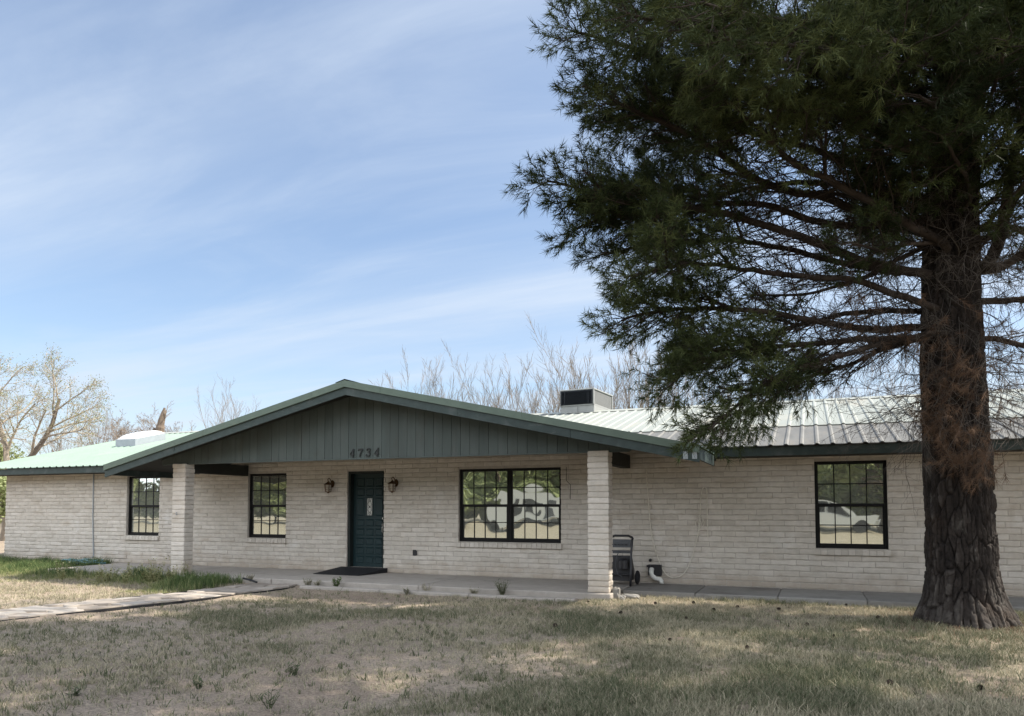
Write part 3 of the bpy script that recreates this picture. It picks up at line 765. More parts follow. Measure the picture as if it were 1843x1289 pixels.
    for (nm, m_, o0, o1, n0, n1) in (('rake_trim', m_trim, 0.012, -0.105, RN - 0.035, RN + 0.03), ('rake_board', m_dkgreen, -0.107, -0.245, RN, RN + 0.035)):
        t = MB()
        for (ue, ze) in ends:
            sg = np.sign(ue - PU); dz = (PZ - ze) / abs(ue - PU)
            cuts = [0, 0.36, 0.68, 1.0] if nm == 'rake_board' else [0, 0.12, 0.55, 1.0]
            for a, b in zip(cuts[:-1], cuts[1:]):
                ua, ub = PU + (ue - PU) * a + sg * (0.0 if a == 0 else 0.004), PU + (ue - PU) * b
                za, zb = PZ - abs(ua - PU) * dz, PZ - abs(ub - PU) * dz
                oo = rng.normal() * 0.002 if a else 0
                t.prism([(ua, za + o1), (ua, za + o0), (ub, zb + o0), (ub, zb + o1)], 1, n0 + oo, n1, 0.3 + 0.5 * rng.random())
        t.build(nm, m_, house)
    for (ue, ze) in ends:                                     # eave boards of the porch roof and dark underside
        sg = np.sign(ue - PU); e = MB()
        e.box((ue, RN + 0.036, ze - 0.20), (ue - sg * 0.035, 12.85, ze - 0.03))
        e.build('porch_fascia', m_dkgreen, house)
    u_ = MB()
    for (ue, ze) in ends:
        sg = np.sign(ue - PU)
        ux = ue - sg * 0.05
        u_.prism([(PU, PZ - 0.09), (PU, PZ - 0.06), (ux, ze - 0.045), (ux, ze - 0.08)], 1, RN + 0.04, WALL + 0.3)
    u_.build('porch_ceiling', m_soffit, house)
    # vertical board siding in the gable
    sb = MB(); u = -12.60; zlow = 2.365; k = 0
    dz = 0.2295
    while u < -2.66:
        a, b = u + 0.0028, min(u + 0.178, -2.64) - 0.0028
        top = lambda x: min(PZ - 0.10 - abs(x - PU) * dz, 9)
        if max(top(a), top(b)) > zlow + 0.02:
            poly = [(a, zlow), (b, zlow), (b, max(top(b), zlow + 0.002))]
            if a < PU < b: poly.append((PU, top(PU)))
            poly.append((a, max(top(a), zlow + 0.002)))
            sb.prism(poly, 1, 11.60 + rng.normal() * 0.0015, 11.63, rng.random())
        u += 0.178
    sb.prism([(-12.5, 2.37), (-2.74, 2.37), (PU, PZ - 0.12)], 1, 11.62, 11.66, 0.0)
    sb.build('gable_siding', m_siding, house)
    lb = MB(); lb.box((-12.58, 11.585, 2.352), (-2.68, 11.66, 2.372), 0.6); lb.build('gable_bottom_board', m_siding, house)
    for ua, ub in ((-12.16, -11.99), (-3.26, -3.09)):
        bm = MB(); bm.box((ua, 11.82, 2.19), (ub, WALL - 0.012, 2.43), bev=0.004)
        bm.build('porch_beam', m_soffit, house)
    for x in (-1.73, -1.60):
        fl = MB(); fl.box((x, RN - 0.006, 2.17), (x + 0.07, RN - 0.002, 2.285)); fl.build('flashing', m_curb, house)
    # skylight
    su, sn = -18.85, 16.55; zs = zr(sn)
    k = MB()
    w_, d_ = 0.40, 0.55
    V = []
    for (du, dn) in ((-w_, -d_), (w_, -d_), (w_, d_), (-w_, d_)):
        V += [(su + du, sn + dn, zr(sn + dn) - 0.03), (su + du, sn + dn, zr(sn + dn) + 0.22)]
    k.add(V, [(0, 2, 3, 1), (2, 4, 5, 3), (4, 6, 7, 5), (6, 0, 1, 7), (1, 3, 5, 7)])
    ko = k.build('skylight', m_curb, house, org=(su, sn, zs))
    ko['label'] = 'domed skylight on the left roof'
    d = MB(); a = np.linspace(0, 1, 13); A, B = np.meshgrid(a, a)
    Z = 0.13 * (1 - (2 * A - 1) ** 4) ** 0.5 * (1 - (2 * B - 1) ** 4) ** 0.5
    X = su - w_ * 0.95 + 2 * 0.95 * w_ * A; Y = sn - d_ * 0.95 + 2 * 0.95 * d_ * B
    i = (np.arange(12)[:, None] * 13 + np.arange(12)[None, :])
    d.add(np.stack([X, Y, zr(Y) + 0.224 + Z], -1).reshape(-1, 3), np.stack([i, i + 1, i + 14, i + 13], -1).reshape(-1, 4))
    d.build('skylight_dome', m_dome, ko, smooth=True)
roofs()

# house number 4734: cast digits with thick and thin strokes
def digit(ch, uc, zc, h=0.15):
    S = {'4': [([(0.62, 0.0), (0.62, 1.0)], 0.15), ([(0.60, 0.98), (0.05, 0.32)], 0.07), ([(0.03, 0.30), (0.88, 0.30)], 0.09), ([(0.46, 0.02), (0.80, 0.02)], 0.06)],
         '7': [([(0.08, 0.93), (0.86, 0.93)], 0.13), ([(0.84, 0.92), (0.55, 0.5), (0.42, 0.0)], 0.13), ([(0.08, 0.98), (0.08, 0.74)], 0.06)],
         '3': [([(0.12, 0.80), (0.22, 0.94), (0.45, 0.99), (0.68, 0.92), (0.74, 0.76), (0.64, 0.60), (0.40, 0.53)], 0.11),
               ([(0.40, 0.53), (0.70, 0.44), (0.80, 0.27), (0.68, 0.08), (0.42, 0.0), (0.18, 0.06), (0.08, 0.2)], 0.13), ([(0.10, 0.80), (0.16, 0.80)], 0.16), ([(0.06, 0.2), (0.13, 0.2)], 0.16)]}[ch]
    mb = MB(); w = h * 0.72
    for (pts, wd) in S:
        p = np.array(pts, float)
        for a, b in zip(p[:-1], p[1:]):
            A = np.array([uc + (a[0] - 0.5) * w + (a[1] - 0.5) * h * 0.12, zc + (a[1] - 0.5) * h]); B = np.array([uc + (b[0] - 0.5) * w + (b[1] - 0.5) * h * 0.12, zc + (b[1] - 0.5) * h])
            t = unit(B - A); n = np.array([-t[1], t[0]]) * wd * h / 2; e = t * wd * h * 0.2
            yy = 11.590 - rng.random() * 0.0015
            mb.prism([tuple(A - e + n), tuple(A - e - n), tuple(B + e - n), tuple(B + e + n)], 1, yy - 0.014, yy)
    mb.build('house_number_digit', m_digit, house, org=(uc, 11.585, zc))
for ch, u in zip('4734', (-7.875, -7.70, -7.525, -7.345)): digit(ch, u, 2.475 + 0.008 * (u + 7.6))

# small fixings on the wall
mb = MB(); p0 = onN(168, 853, WALL - 0.03); p1 = onN(168, 998, WALL - 0.03)
mb.tube([(p0[0], WALL - 0.025, 2.33), (p0[0] + 0.02, WALL - 0.025, 1.2), (p1[0], WALL - 0.025, 0.24), (p1[0] - 0.03, WALL - 0.03, 0.2), (p1[0] - 0.08, WALL - 0.025, 0.22)], 0.014, 8)
mb.build('conduit', m_curb, house)
mb = MB(); c = onN(747, 995, WALL)
mb.box((c[0] - 0.04, WALL - 0.035, c[2] - 0.06), (c[0] + 0.035, WALL - 0.006, c[2] + 0.06), bev=0.006); mb.box((c[0] + 0.02, WALL - 0.03, c[2] - 0.05), (c[0] + 0.055, WALL - 0.008, c[2] + 0.04))
mb.build('outlet_cover', m_plastic, house)
mb = MB(); c = onN(1014, 900, WALL - 0.02)
mb.tube([(c[0] + 0.06, WALL - 0.018, 2.24), (c[0] + 0.06, WALL - 0.02, 1.98), (c[0] + 0.14, WALL - 0.02, 1.9), (c[0] + 0.14, WALL - 0.02, 1.62)], 0.005, 5)
mb.build('thin_wire', m_plastic, house)
mb = MB(); c = (-12.10, FRONT_PILLAR - 0.02, 1.33)
mb.tube([(c[0], FRONT_PILLAR + 0.01, c[2] + 0.03), (c[0], FRONT_PILLAR - 0.03, c[2] + 0.03), (c[0] + 0.02, FRONT_PILLAR - 0.04, c[2] - 0.02), (c[0] + 0.05, FRONT_PILLAR - 0.035, c[2])], 0.008, 6)
mb.build('hook', m_curb, house)
mb = MB(); c = onN(1181, 1026, WALL)
mb.box((c[0] - 0.13, WALL - 0.10, c[2] - 0.10), (c[0] + 0.11, WALL - 0.008, c[2] + 0.10), bev=0.008); mb.box((c[0] - 0.15, WALL - 0.115, c[2] + 0.06), (c[0] - 0.08, WALL - 0.012, c[2] + 0.09))
bx = mb.build('drain_box', m_plastic, house)
mb = MB(); mb.tube([(c[0] - 0.06, WALL - 0.10, c[2] + 0.03), (c[0] - 0.06, WALL - 0.14, c[2] - 0.02), (c[0] - 0.05, WALL - 0.15, c[2] - 0.09), (c[0] + 0.02, WALL - 0.16, c[2] - 0.14), (c[0] + 0.10, WALL - 0.17, c[2] - 0.15), (c[0] + 0.13, WALL - 0.175, c[2] - 0.19), (c[0] + 0.13, WALL - 0.175, 0.105)], 0.042, 12)
mb.build('drain_pipe', m_pvc, bx, smooth=True)
mb = MB(); c = onN(1171, 1008, WALL); mb.tube([(c[0], WALL - 0.005, c[2]), (c[0], WALL - 0.05, c[2] - 0.005)], 0.028, 10); mb.build('pipe_stub', m_plastic, house)
mb = MB()
def wirepath(pxs, n):
    P = np.array([onN(x, y, n) for x, y in pxs]); t = np.linspace(0, len(P) - 1, len(P) * 5)
    k = np.clip(t.astype(int), 0, len(P) - 2); f = (t - k)[:, None]
    g = lambda i: P[np.clip(i, 0, len(P) - 1)]
    a, b, c_, d = g(k - 1), g(k), g(k + 1), g(k + 2)
    return 0.5 * (2 * b + (c_ - a) * f + (2 * a - 5 * b + 4 * c_ - d) * f ** 2 + (3 * b - a - 3 * c_ + d) * f ** 3)
mb.tube(wirepath([(1163, 845), (1167, 900), (1171, 950), (1178, 985), (1188, 1015), (1199, 1034), (1213, 1040), (1230, 1033), (1243, 1010), (1253, 975), (1259, 945), (1261, 900), (1264, 882), (1268, 877), (1272, 884), (1273, 925), (1274, 967)], WALL - 0.03), 0.0095, 6)
for q in ((1260, 936), (1257, 943), (1262, 941)):
    c = onN(*q, WALL - 0.03); mb.tube([c + np.array([0.05 * math.cos(t), 0, 0.07 * math.sin(t)]) for t in np.linspace(0, 6.3, 14)], 0.007, 5)
tag(mb.build('coiled_cable', m_cable, org=tuple(onN(1213, 1040, WALL - 0.03))), 'white cable looped on the block wall beside the drain box', 'cable')

# ------------------------------------------------------------------ things on and around the house
def lantern(u, label):
    t = thing('wall_lantern', (u, WALL - 0.012, 1.80), label, 'lamp', 'wall lanterns flanking the door')
    y = WALL - 0.13
    m = MB(); m.lathe([(0.0, 0), (0.05, 0), (0.055, 0.012), (0.045, 0.02), (0.0, 0.022)], (0, 0, 0), 14)
    bp = MB(); V = np.concatenate(m.V); V = np.stack([V[:, 0] + u + 0.03, WALL - 0.012 - V[:, 2], V[:, 1] * 1.5 + 1.98], -1)
    bp.add(V, m.F[0][0]); bp.build('backplate', m_brass, t)
    a = MB(); a.tube([(u + 0.03, WALL - 0.03, 1.97), (u + 0.03, WALL - 0.07, 2.04), (u + 0.018, y + 0.02, 2.10), (u + 0.004, y, 2.10), (u - 0.008, y - 0.01, 2.065), (u, y, 2.03)], 0.009, 8); a.build('arm', m_brass, t)
    k = 6; ang = np.arange(k) * 2 * np.pi / k + 0.3
    c = MB()
    for (r0, z0, r1, z1) in ((0.060, 1.80, 0.066, 1.808), (0.082, 1.955, 0.086, 1.963)):
        c.lathe([(0.01, z0), (r1, z0), (r1, z1), (0.01, z1)], (u, y, 0), 12)
    for q in ang:
        c.tube([(u + 0.064 * math.cos(q), y + 0.064 * math.sin(q), 1.805), (u + 0.083 * math.cos(q), y + 0.083 * math.sin(q), 1.958)], 0.005, 5)
    for f in (0.33, 0.66):
        r_ = 0.064 + 0.019 * f; z = 1.805 + 0.153 * f
        c.tube([(u + r_ * math.cos(q), y + r_ * math.sin(q), z) for q in list(ang) + [ang[0]]], 0.003, 4)
    c.lathe([(0.02, 1.775), (0.03, 1.79), (0.06, 1.80)], (u, y, 0), 10); c.build('cage', m_brass, t)
    r = MB(); r.lathe([(0.095, 1.958), (0.092, 1.966), (0.06, 1.99), (0.035, 2.005), (0.03, 2.02), (0.012, 2.03), (0.012, 2.045), (0.0, 2.05)], (u, y, 0), 12); r.build('lamp_roof', m_brass, t)
    g = MB(); g.lathe([(0.001, 1.809), (0.058, 1.809), (0.077, 1.954), (0.001, 1.954)], (u, y, 0), 6); g.build('lamp_glass', m_lglass, t)
lantern(-9.70, 'brass caged wall lantern on the left of the green front door')
lantern(-8.10, 'brass caged wall lantern on the right of the green front door')

mb = MB(); n0, n1 = 12.62, 13.47
V = [(-9.50, n0, 0.103), (-8.40, n0, 0.103), (-8.26, n1, 0.103), (-9.42, n1, 0.103), (-9.50, n0, 0.112), (-8.40, n0, 0.112), (-8.26, n1, 0.195), (-9.42, n1, 0.195)]
mb.add(V, [(3, 2, 1, 0), (4, 5, 6, 7), (0, 1, 5, 4), (1, 2, 6, 5), (2, 3, 7, 6), (3, 0, 4, 7)])
for f in np.linspace(0.12, 0.92, 7):
    a = np.array(V[4]) * (1 - f) + np.array(V[7]) * f; b = np.array(V[5]) * (1 - f) + np.array(V[6]) * f
    mb.tube([a + (0.05, 0, 0.001), b + (-0.05, 0, 0.001)], 0.006, 4)
tag(mb.build('rubber_ramp', m_rubber, org=(-8.9, 13.1, 0.1)), 'black rubber threshold ramp on the porch in front of the green door', 'ramp')

def air_conditioner():
    t = thing('air_conditioner', (-5.15, 19.2, 3.95), 'boxy rooftop cooling unit with a dark louvred front on the ridge', 'air conditioner')
    ry = R(-5); cs, sn = math.cos(ry), math.sin(ry); O = np.array([-5.72, 18.75, 0])
    def tr(m):
        m.V = [np.stack([O[0] + v[:, 0] * cs - v[:, 1] * sn, O[1] + v[:, 0] * sn + v[:, 1] * cs, v[:, 2]], -1) for v in m.V]; return m
    w, d, zb, z0, z1 = 0.48, 1.5, 3.85, 4.17, 4.58
    c = MB(); c.box((-w, 0.02, zb), (w, d, z0), bev=0.01); c.box((-0.10, 0.0, zb + 0.1), (0.02, 0.03, z0 - 0.02)); tr(c).build('base_curb', m_acwhite, t)
    b = MB()
    for (x, y) in ((-w, 0), (w - 0.05, 0), (-w, d - 0.05), (w - 0.05, d - 0.05)): b.box((x, y, z0), (x + 0.05, y + 0.05, z1))
    b.box((-w - 0.01, -0.01, z1), (w + 0.01, d + 0.01, z1 + 0.035), bev=0.008); b.box((-w, 0.0, z0 - 0.002), (w, d, z0 + 0.03)); tr(b).build('casing', m_acwhite, t)
    l = MB(); l.box((-w + 0.012, -0.008, z0 + 0.03), (w - 0.03, 0.0, z1 - 0.004), 0.0)
    for k in range(16):
        z = z0 + 0.04 + k * (z1 - z0 - 0.05) / 16; l.add([(-w + 0.02, -0.03, z), (w - 0.035, -0.03, z), (w - 0.035, -0.009, z + 0.014), (-w + 0.02, -0.009, z + 0.014)], [(0, 1, 2, 3)], 0.8)
    for x in (-w + 0.05, -w + 0.14, w - 0.15, w - 0.06): l.box((x, -0.034, z0 + 0.03), (x + 0.012, -0.031, z1), 0.6)
    tr(l).build('front_louver', m_aclouv, t)
    g = MB(); g.box((w - 0.06, 0.055, z0 + 0.03), (w - 0.045, d - 0.055, z1), 0.9)
    for k in range(30): y = 0.06 + k * (d - 0.12) / 30; g.box((w - 0.03, y, z0 + 0.03), (w - 0.018, y + 0.018, z1), 0.1)
    for k in range(12): z = z0 + 0.04 + k * (z1 - z0 - 0.05) / 12; g.box((w - 0.032, 0.055, z), (w - 0.016, d - 0.055, z + 0.010), 0.1)
    g.box((-w + 0.045, 0.055, z0 + 0.03), (-w + 0.06, d - 0.055, z1), 0.5); g.box((-w + 0.05, d - 0.06, z0 + 0.03), (w - 0.05, d - 0.045, z1), 0.5)
    tr(g).build('side_grille', m_acgrid, t)
air_conditioner()

def washer():
    c = np.array([-3.12, 12.85, 0.1])
    t = thing('pressure_washer', tuple(c), 'black wheeled pressure washer with a grey tool panel behind the right pillar', 'pressure washer')
    X = lambda x, y, z: (c[0] + x, c[1] + y, c[2] + z)
    f = MB()
    for s in (-0.2, 0.2):
        f.tube([X(s, -0.16, 0.0), X(s, -0.12, 0.25), X(s * 0.95, -0.04, 0.55), X(s * 0.97, 0.03, 0.78), X(s, 0.05, 0.83)], 0.020, 8)
    f.tube([X(-0.2, 0.05, 0.83), X(-0.12, 0.055, 0.865), X(0.12, 0.055, 0.865), X(0.2, 0.05, 0.83)], 0.020, 8)
    f.tube([X(-0.2, -0.13, 0.2), X(0.2, -0.13, 0.2)], 0.014, 8)
    f.build('frame', m_plastic, t, smooth=True)
    p = MB(); p.prism([(c[1] + 0.0, c[2] + 0.66), (c[1] + 0.03, c[2] + 0.66), (c[1] + 0.06, c[2] + 0.80), (c[1] + 0.03, c[2] + 0.80)], 0, c[0] - 0.17, c[0] + 0.17); p.box(X(-0.17, -0.03, 0.56), X(0.17, 0.0, 0.61)); p.build('tool_panel', m_grey, t)
    for k in range(4):
        n = MB(); n.tube([X(-0.10 + k * 0.065, 0.025, 0.715), X(-0.10 + k * 0.065, -0.02, 0.71)], 0.011, 8)
        n.build('nozzle_tip', m_plastic, t)
    b = MB(); b.prism([(c[1] - 0.06, c[2] + 0.08), (c[1] + 0.30, c[2] + 0.08), (c[1] + 0.30, c[2] + 0.26), (c[1] + 0.12, c[2] + 0.50), (c[1] - 0.02, c[2] + 0.52)], 0, c[0] - 0.15, c[0] + 0.17); b.lathe([(0.0, c[2] + 0.30), (0.09, c[2] + 0.30), (0.09, c[2] + 0.44), (0.06, c[2] + 0.48), (0, c[2] + 0.49)], (c[0] + 0.06, c[1] - 0.1, 0), 14); b.build('motor_housing', m_plastic, t)
    for s in (-0.24, 0.24):
        w = MB(); a = np.linspace(0, 2 * np.pi, 21)
        w.tube([X(s, 0.22 + 0.095 * math.cos(q), 0.125 + 0.095 * math.sin(q)) for q in a], 0.028, 8); w.tube([X(s - 0.02, 0.22, 0.125), X(s + 0.02, 0.22, 0.125)], 0.075, 14)
        w.build('wheel', m_rubber, t)
    h = MB(); h.tube([X(-0.02, -0.05, 0.6), X(-0.05, -0.14, 0.5), X(-0.06, -0.17, 0.34), X(-0.02, -0.16, 0.2), X(0.05, -0.15, 0.16)], 0.007, 8); h.build('hose', m_grey, t)
washer()

def chunk(p, r, label, seed):
    g = np.random.default_rng(seed); mb = MB()
    lat, lon = 7, 10; V = []
    for i in range(lat):
        for j in range(lon):
            a, b = math.pi * i / (lat - 1), 2 * math.pi * j / lon
            d = np.array([math.sin(a) * math.cos(b), math.sin(a) * math.sin(b), math.cos(a)])
            q = np.sign(d) * np.abs(d) ** 0.6 * r * (0.85 + 0.3 * g.random()); V.append(np.array(p) + q + (0, 0, r[2] * 0.7))
    F = [[i * lon + j, i * lon + (j + 1) % lon, (i + 1) * lon + (j + 1) % lon, (i + 1) * lon + j] for i in range(lat - 1) for j in range(lon)]
    mb.add(V, F, g.random()); tag(mb.build('concrete_chunk', m_conc2, org=tuple(p)), label, 'rubble', 'rubble by the right pillar')
chunk((-2.93, 11.72, 0.0), np.array([0.07, 0.07, 0.11]), 'upright grey concrete chunk leaning by the right pillar foot', 1)
chunk((-2.72, 11.82, 0.0), np.array([0.15, 0.06, 0.045]), 'flat grey concrete slab fragment lying by the right pillar foot', 2)
chunk((-2.80, 11.62, 0.0), np.array([0.05, 0.05, 0.04]), 'smallest grey concrete lump in front of the right pillar foot', 3)

mb = MB(); a, b = onZ(438, 1041, 0.12), onZ(462, 1048, 0.12)
mb.tube([a, (a + b) / 2 + (0, 0, 0.005), b], 0.018, 6); tag(mb.build('black_stick', m_rubber, org=tuple(a)), 'short black stick lying on the porch edge by the path', 'stick')
mb = MB(); g_ = np.random.default_rng(4)
P = [onZ(x, y, 0.03) for x, y in ((950, 1064), (975, 1058), (1010, 1063), (1030, 1068), (1000, 1072), (968, 1069))]
mb.tube(np.array(P) + (0, 0, 0.015), 0.011, 6); tag(mb.build('irrigation_hose', m_rubber, org=tuple(P[0])), 'thin black hose curled in the dirt left of the right pillar', 'hose')
mb = MB(); P = []
c0 = onZ(118, 1013, 0.15)
for k in range(120):
    a = k / 120 * 6 * math.pi; P.append((c0[0] + (0.55 + 0.10 * math.sin(k * 0.37)) * math.cos(a), 12.95 + 0.28 * math.sin(a) + 0.03 * math.sin(k), 0.10 + 0.09 * k / 120 + 0.02 * math.sin(k * 0.9)))
mb.tube(P, 0.022, 6, tint=np.linspace(0, 1, 120)); tag(mb.build('garden_hose', m_hose, org=tuple(P[0])), 'blue green hose coiled in tall grass against the left wall', 'hose')
mb = MB(); P = [onZ(x, y, 0.115) for x, y in ((115, 1019), (150, 1014), (178, 1013), (192, 1011))]; mb.tube(P, 0.016, 6); mb.tube([P[-1] - (0.03, 0, 0), P[-1] + (0.06, 0.01, 0.0)], 0.032, 8)
tag(mb.build('black_hose', m_rubber, org=tuple(P[0])), 'black hose with a fat end lying on the left end of the porch floor', 'hose')

#@@TREES@@
# ------------------------------------------------------------------ the pine
def curve(P, step=0.16, wob=0.0, r=None):
    P = np.asarray(P, float); n = len(P)
    L = np.concatenate([[0], np.cumsum(np.linalg.norm(np.diff(P, axis=0), axis=1))])
    m = max(4, int(L[-1] / step)); s = np.linspace(0, L[-1], m)
    k = np.clip(np.searchsorted(L, s, side='right') - 1, 0, n - 2)
    f = ((s - L[k]) / np.maximum(L[k + 1] - L[k], 1e-6))[:, None]
    g = lambda i: P[np.clip(i, 0, n - 1)]
    a, b, c, d = g(k - 1), g(k), g(k + 1), g(k + 2)
    Q = 0.5 * (2 * b + (c - a) * f + (2 * a - 5 * b + 4 * c - d) * f ** 2 + (3 * b - a - 3 * c + d) * f ** 3)
    if wob and r is not None:
        w = np.cumsum(r.normal(size=Q.shape), 0) * wob; w -= np.linspace(0, 1, m)[:, None] * w[-1] * 0.7; Q = Q + w
    return Q
def needles(mb, P, D, per, r, alen=(0.12, 0.20), nlen=(0.090, 0.140), wid=0.0085, tint=None, spread=(0.30, 1.25)):
    """P,D arrays of shoot bases and directions; every needle is one thin blade"""
    P = np.asarray(P); D = unit(np.asarray(D)); n = len(P)
    Pn = np.repeat(P, per, 0); Dn = np.repeat(D, per, 0); N = n * per
    al = np.repeat(r.uniform(*alen, n), per)
    base = Pn + Dn * (al * r.random(N) ** 0.7)[:, None]
    rv = unit(r.normal(size=(N, 3))); pv = unit(np.cross(Dn, rv))
    ph = r.uniform(*spread, N)
    nd = unit(Dn * np.cos(ph)[:, None] + pv * np.sin(ph)[:, None] + np.array([0, 0, -0.06]))
    ln = r.uniform(*nlen, N)
    sv = unit(np.cross(nd, unit(r.normal(size=(N, 3))))) * (wid / 2)
    bend = np.array([0, 0, -1.0]) * (ln * 0.08)[:, None]
    V = np.stack([base - sv, base + sv, base + nd * ln[:, None] + bend], 1).reshape(-1, 3)
    F = np.arange(N * 3).reshape(-1, 3)
    t = np.repeat(tint if tint is not None else np.full(n, 0.5), per)
    t = np.clip(t + r.normal(size=N) * 0.10, 0, 1)
    mb.add(V, F, np.repeat(t, 3))

TB = np.array([1.78, 10.92])
def trunk_c(z):
    z = np.asarray(z, float)
    return np.stack([TB[0] - 0.05 * z + 0.010 * z ** 2 + 0.03 * np.sin(z * 0.9), TB[1] + 0.02 * np.sin(z * 0.7), z], -1)
def trunk_r(z):
    z = np.asarray(z, float)
    return np.interp(z, [-0.3, 0, 0.12, 0.3, 0.6, 1.2, 2.2, 4, 6, 8, 11, 14], [0.62, 0.53, 0.50, 0.440, 0.395, 0.372, 0.368, 0.335, 0.275, 0.28, 0.16, 0.03])
def make_pine():
    r = np.random.default_rng(77)
    tree = thing('pine_tree', (TB[0], TB[1], 0), 'big dark green pine with furrowed bark in front of the right wing', 'tree')
    # trunk: dense tube with bark plates and root flare
    na, zs = 300, np.concatenate([np.linspace(-0.25, 6.2, 660), np.linspace(6.23, 13.6, 130)])
    A, Z = np.meshgrid(np.arange(na) * 2 * np.pi / na, zs)
    ca, sa = np.cos(A), np.sin(A)
    wx = (fbm(ca * 1.5 + 5, sa * 1.5 + 5, Z * 1.2, 3, 3) - 0.5) * 1.3
    def vor(nc, hz, seed, wob):
        cx = A / (2 * np.pi) * nc + wx * wob * nc / 24; cz = Z / hz + 0.35 * (fbm(ca * 2, sa * 2, Z * 3, seed, 2) - 0.5) * 2
        ix, iz = np.floor(cx), np.floor(cz); f1 = np.full(cx.shape, 9.0); f2 = f1.copy(); cid = np.zeros(cx.shape)
        for dx in (-1, 0, 1):
            for dz in (-1, 0, 1):
                jx, jz = ix + dx, iz + dz; mx_ = np.mod(jx, nc); z_ = np.zeros_like(mx_)
                px_ = jx + 0.15 + 0.7 * hash3(mx_, jz, z_, seed); pz_ = jz + 0.1 + 0.8 * hash3(mx_, jz, z_ + 1, seed)
                d_ = np.sqrt((cx - px_) ** 2 + ((cz - pz_) * 0.8) ** 2); c_ = hash3(mx_, jz, z_ + 2, seed)
                nw = d_ < f1; f2 = np.where(nw, f1, np.minimum(f2, d_)); cid = np.where(nw, c_, cid); f1 = np.where(nw, d_, f1)
        return f2 - f1, cid
    e1, c1 = vor(36, 0.34, 41, 1.0); e2, c2 = vor(84, 0.10, 47, 1.6)
    p1 = sstep(0.0, 0.17, e1); p2 = sstep(0.0, 0.20, e2); p3 = fbm(ca * 30, sa * 30, Z * 16, 53, 3)
    h = 0.034 * (p1 - 0.7) + 0.008 * (p2 - 0.5) * p1 + 0.024 * (c1 - 0.5) + 0.012 * (c2 - 0.5) + 0.022 * (p3 - 0.5)
    fl = np.clip(0.65 - Z, 0, 1)
    roots = (0.5 + 0.5 * np.cos(A * 5 + 1.3 + 1.4 * np.sin(A * 2))) * fl ** 2.6 * 0.42 + fl ** 2 * 0.10 * (fbm(ca * 3, sa * 3, Z * 2, 61, 3) - 0.5)
    rad = trunk_r(Z) * (1 + 0.05 * (fbm(ca * 1.4, sa * 1.4, Z * 0.7, 71, 2) - 0.5) * 2) + h + roots * 0.55
    C = trunk_c(Z)
    V = np.stack([C[..., 0] + rad * ca, C[..., 1] + rad * sa, Z], -1).reshape(-1, 3)
    m = len(zs); i = np.arange(m - 1)[:, None] * na; j = np.arange(na)[None, :]; j2 = (j + 1) % na
    F = np.stack([i + j, i + j2, i + na + j2, i + na + j], -1).reshape(-1, 4)
    tn = np.clip(0.10 + 0.22 * p1 + 0.10 * p2 + 0.34 * (c1 - 0.5) + 0.30 * (c2 - 0.5) + 0.5 * (p3 - 0.5) + 0.45 * fl, 0, 1)
    mb = MB(); mb.add(V, F, tn.reshape(-1)); mb.build('trunk', m_bark, tree, smooth=True, org=(TB[0], TB[1], 0))

    limbs = []                                       # (points, r0, foliage start, density)
    D0 = 9.5
    def traced(px, d0, d1, r0, fs=0.42, dens=1.0):
        fs += 0.08
        n = len(px); P = [atD(x, y, d0 + (d1 - d0) * (k / (n - 1)) ** 1.2) for k, (x, y) in enumerate(px)]
        z0 = P[0][2]; c = trunk_c(z0); limbs.append(([c] + P, r0, fs, dens))
    traced([(1650, 495), (1540, 472), (1430, 432), (1300, 388), (1160, 372), (1060, 345), (985, 325)], 9.5, 8.8, 0.085, 0.50, 1.2)
    traced([(1690, 430), (1600, 380), (1510, 335), (1440, 300), (1370, 235), (1300, 180)], 9.2, 8.0, 0.075, 0.5)
    traced([(1650, 415), (1500, 362), (1420, 345), (1350, 315), (1290, 272), (1200, 225), (1100, 180), (1045, 155)], 9.5, 8.6, 0.085, 0.45, 1.2)
    traced([(1650, 400), (1560, 410), (1470, 405), (1380, 378), (1290, 374), (1180, 390), (1090, 400), (1030, 420)], 9.6, 9.4, 0.07, 0.45, 1.25)
    traced([(1680, 485), (1600, 482), (1500, 462), (1400, 440), (1290, 430), (1180, 440), (1080, 455)], 9.8, 10.2, 0.06, 0.45, 1.2)
    traced([(1690, 590), (1560, 592), (1450, 570), (1350, 556), (1240, 555), (1150, 562), (1120, 575)], 9.5, 8.8, 0.065, 0.5, 1.3)
    traced([(1690, 612), (1580, 612), (1450, 616), (1330, 632), (1240, 664), (1200, 705)], 9.5, 8.9, 0.055, 0.48, 1.3)
    traced([(1690, 560), (1560, 520), (1420, 500), (1300, 482), (1200, 480), (1125, 500)], 9.4, 8.4, 0.06, 0.48, 1.2)
    traced([(1690, 600), (1580, 620), (1460, 655), (1370, 695), (1310, 740), (1280, 772)], 9.3, 8.4, 0.05, 0.5, 1.3)
    traced([(1690, 600), (1600, 625), (1520, 660), (1450, 682), (1400, 708)], 9.9, 10.2, 0.042, 0.45, 1.1)
    traced([(1690, 560), (1550, 560), (1400, 590), (1300, 620), (1230, 640)], 9.9, 10.6, 0.05, 0.42, 1.2)
    traced([(1690, 300), (1560, 232), (1420, 182), (1250, 125), (1115, 85), (1030, 60)], 9.4, 8.4, 0.08, 0.4, 1.3)
    traced([(1690, 200), (1560, 112), (1400, 45), (1190, -15), (1040, -45)], 9.4, 8.6, 0.075, 0.35, 1.3)
    traced([(1690, 335), (1540, 300), (1400, 250), (1250, 215), (1150, 205), (1070, 215)], 9.6, 9.6, 0.07, 0.4, 1.3)
    traced([(1690, 250), (1560, 190), (1400, 120), (1250, 60), (1130, 20)], 9.0, 7.2, 0.07, 0.4, 1.3)
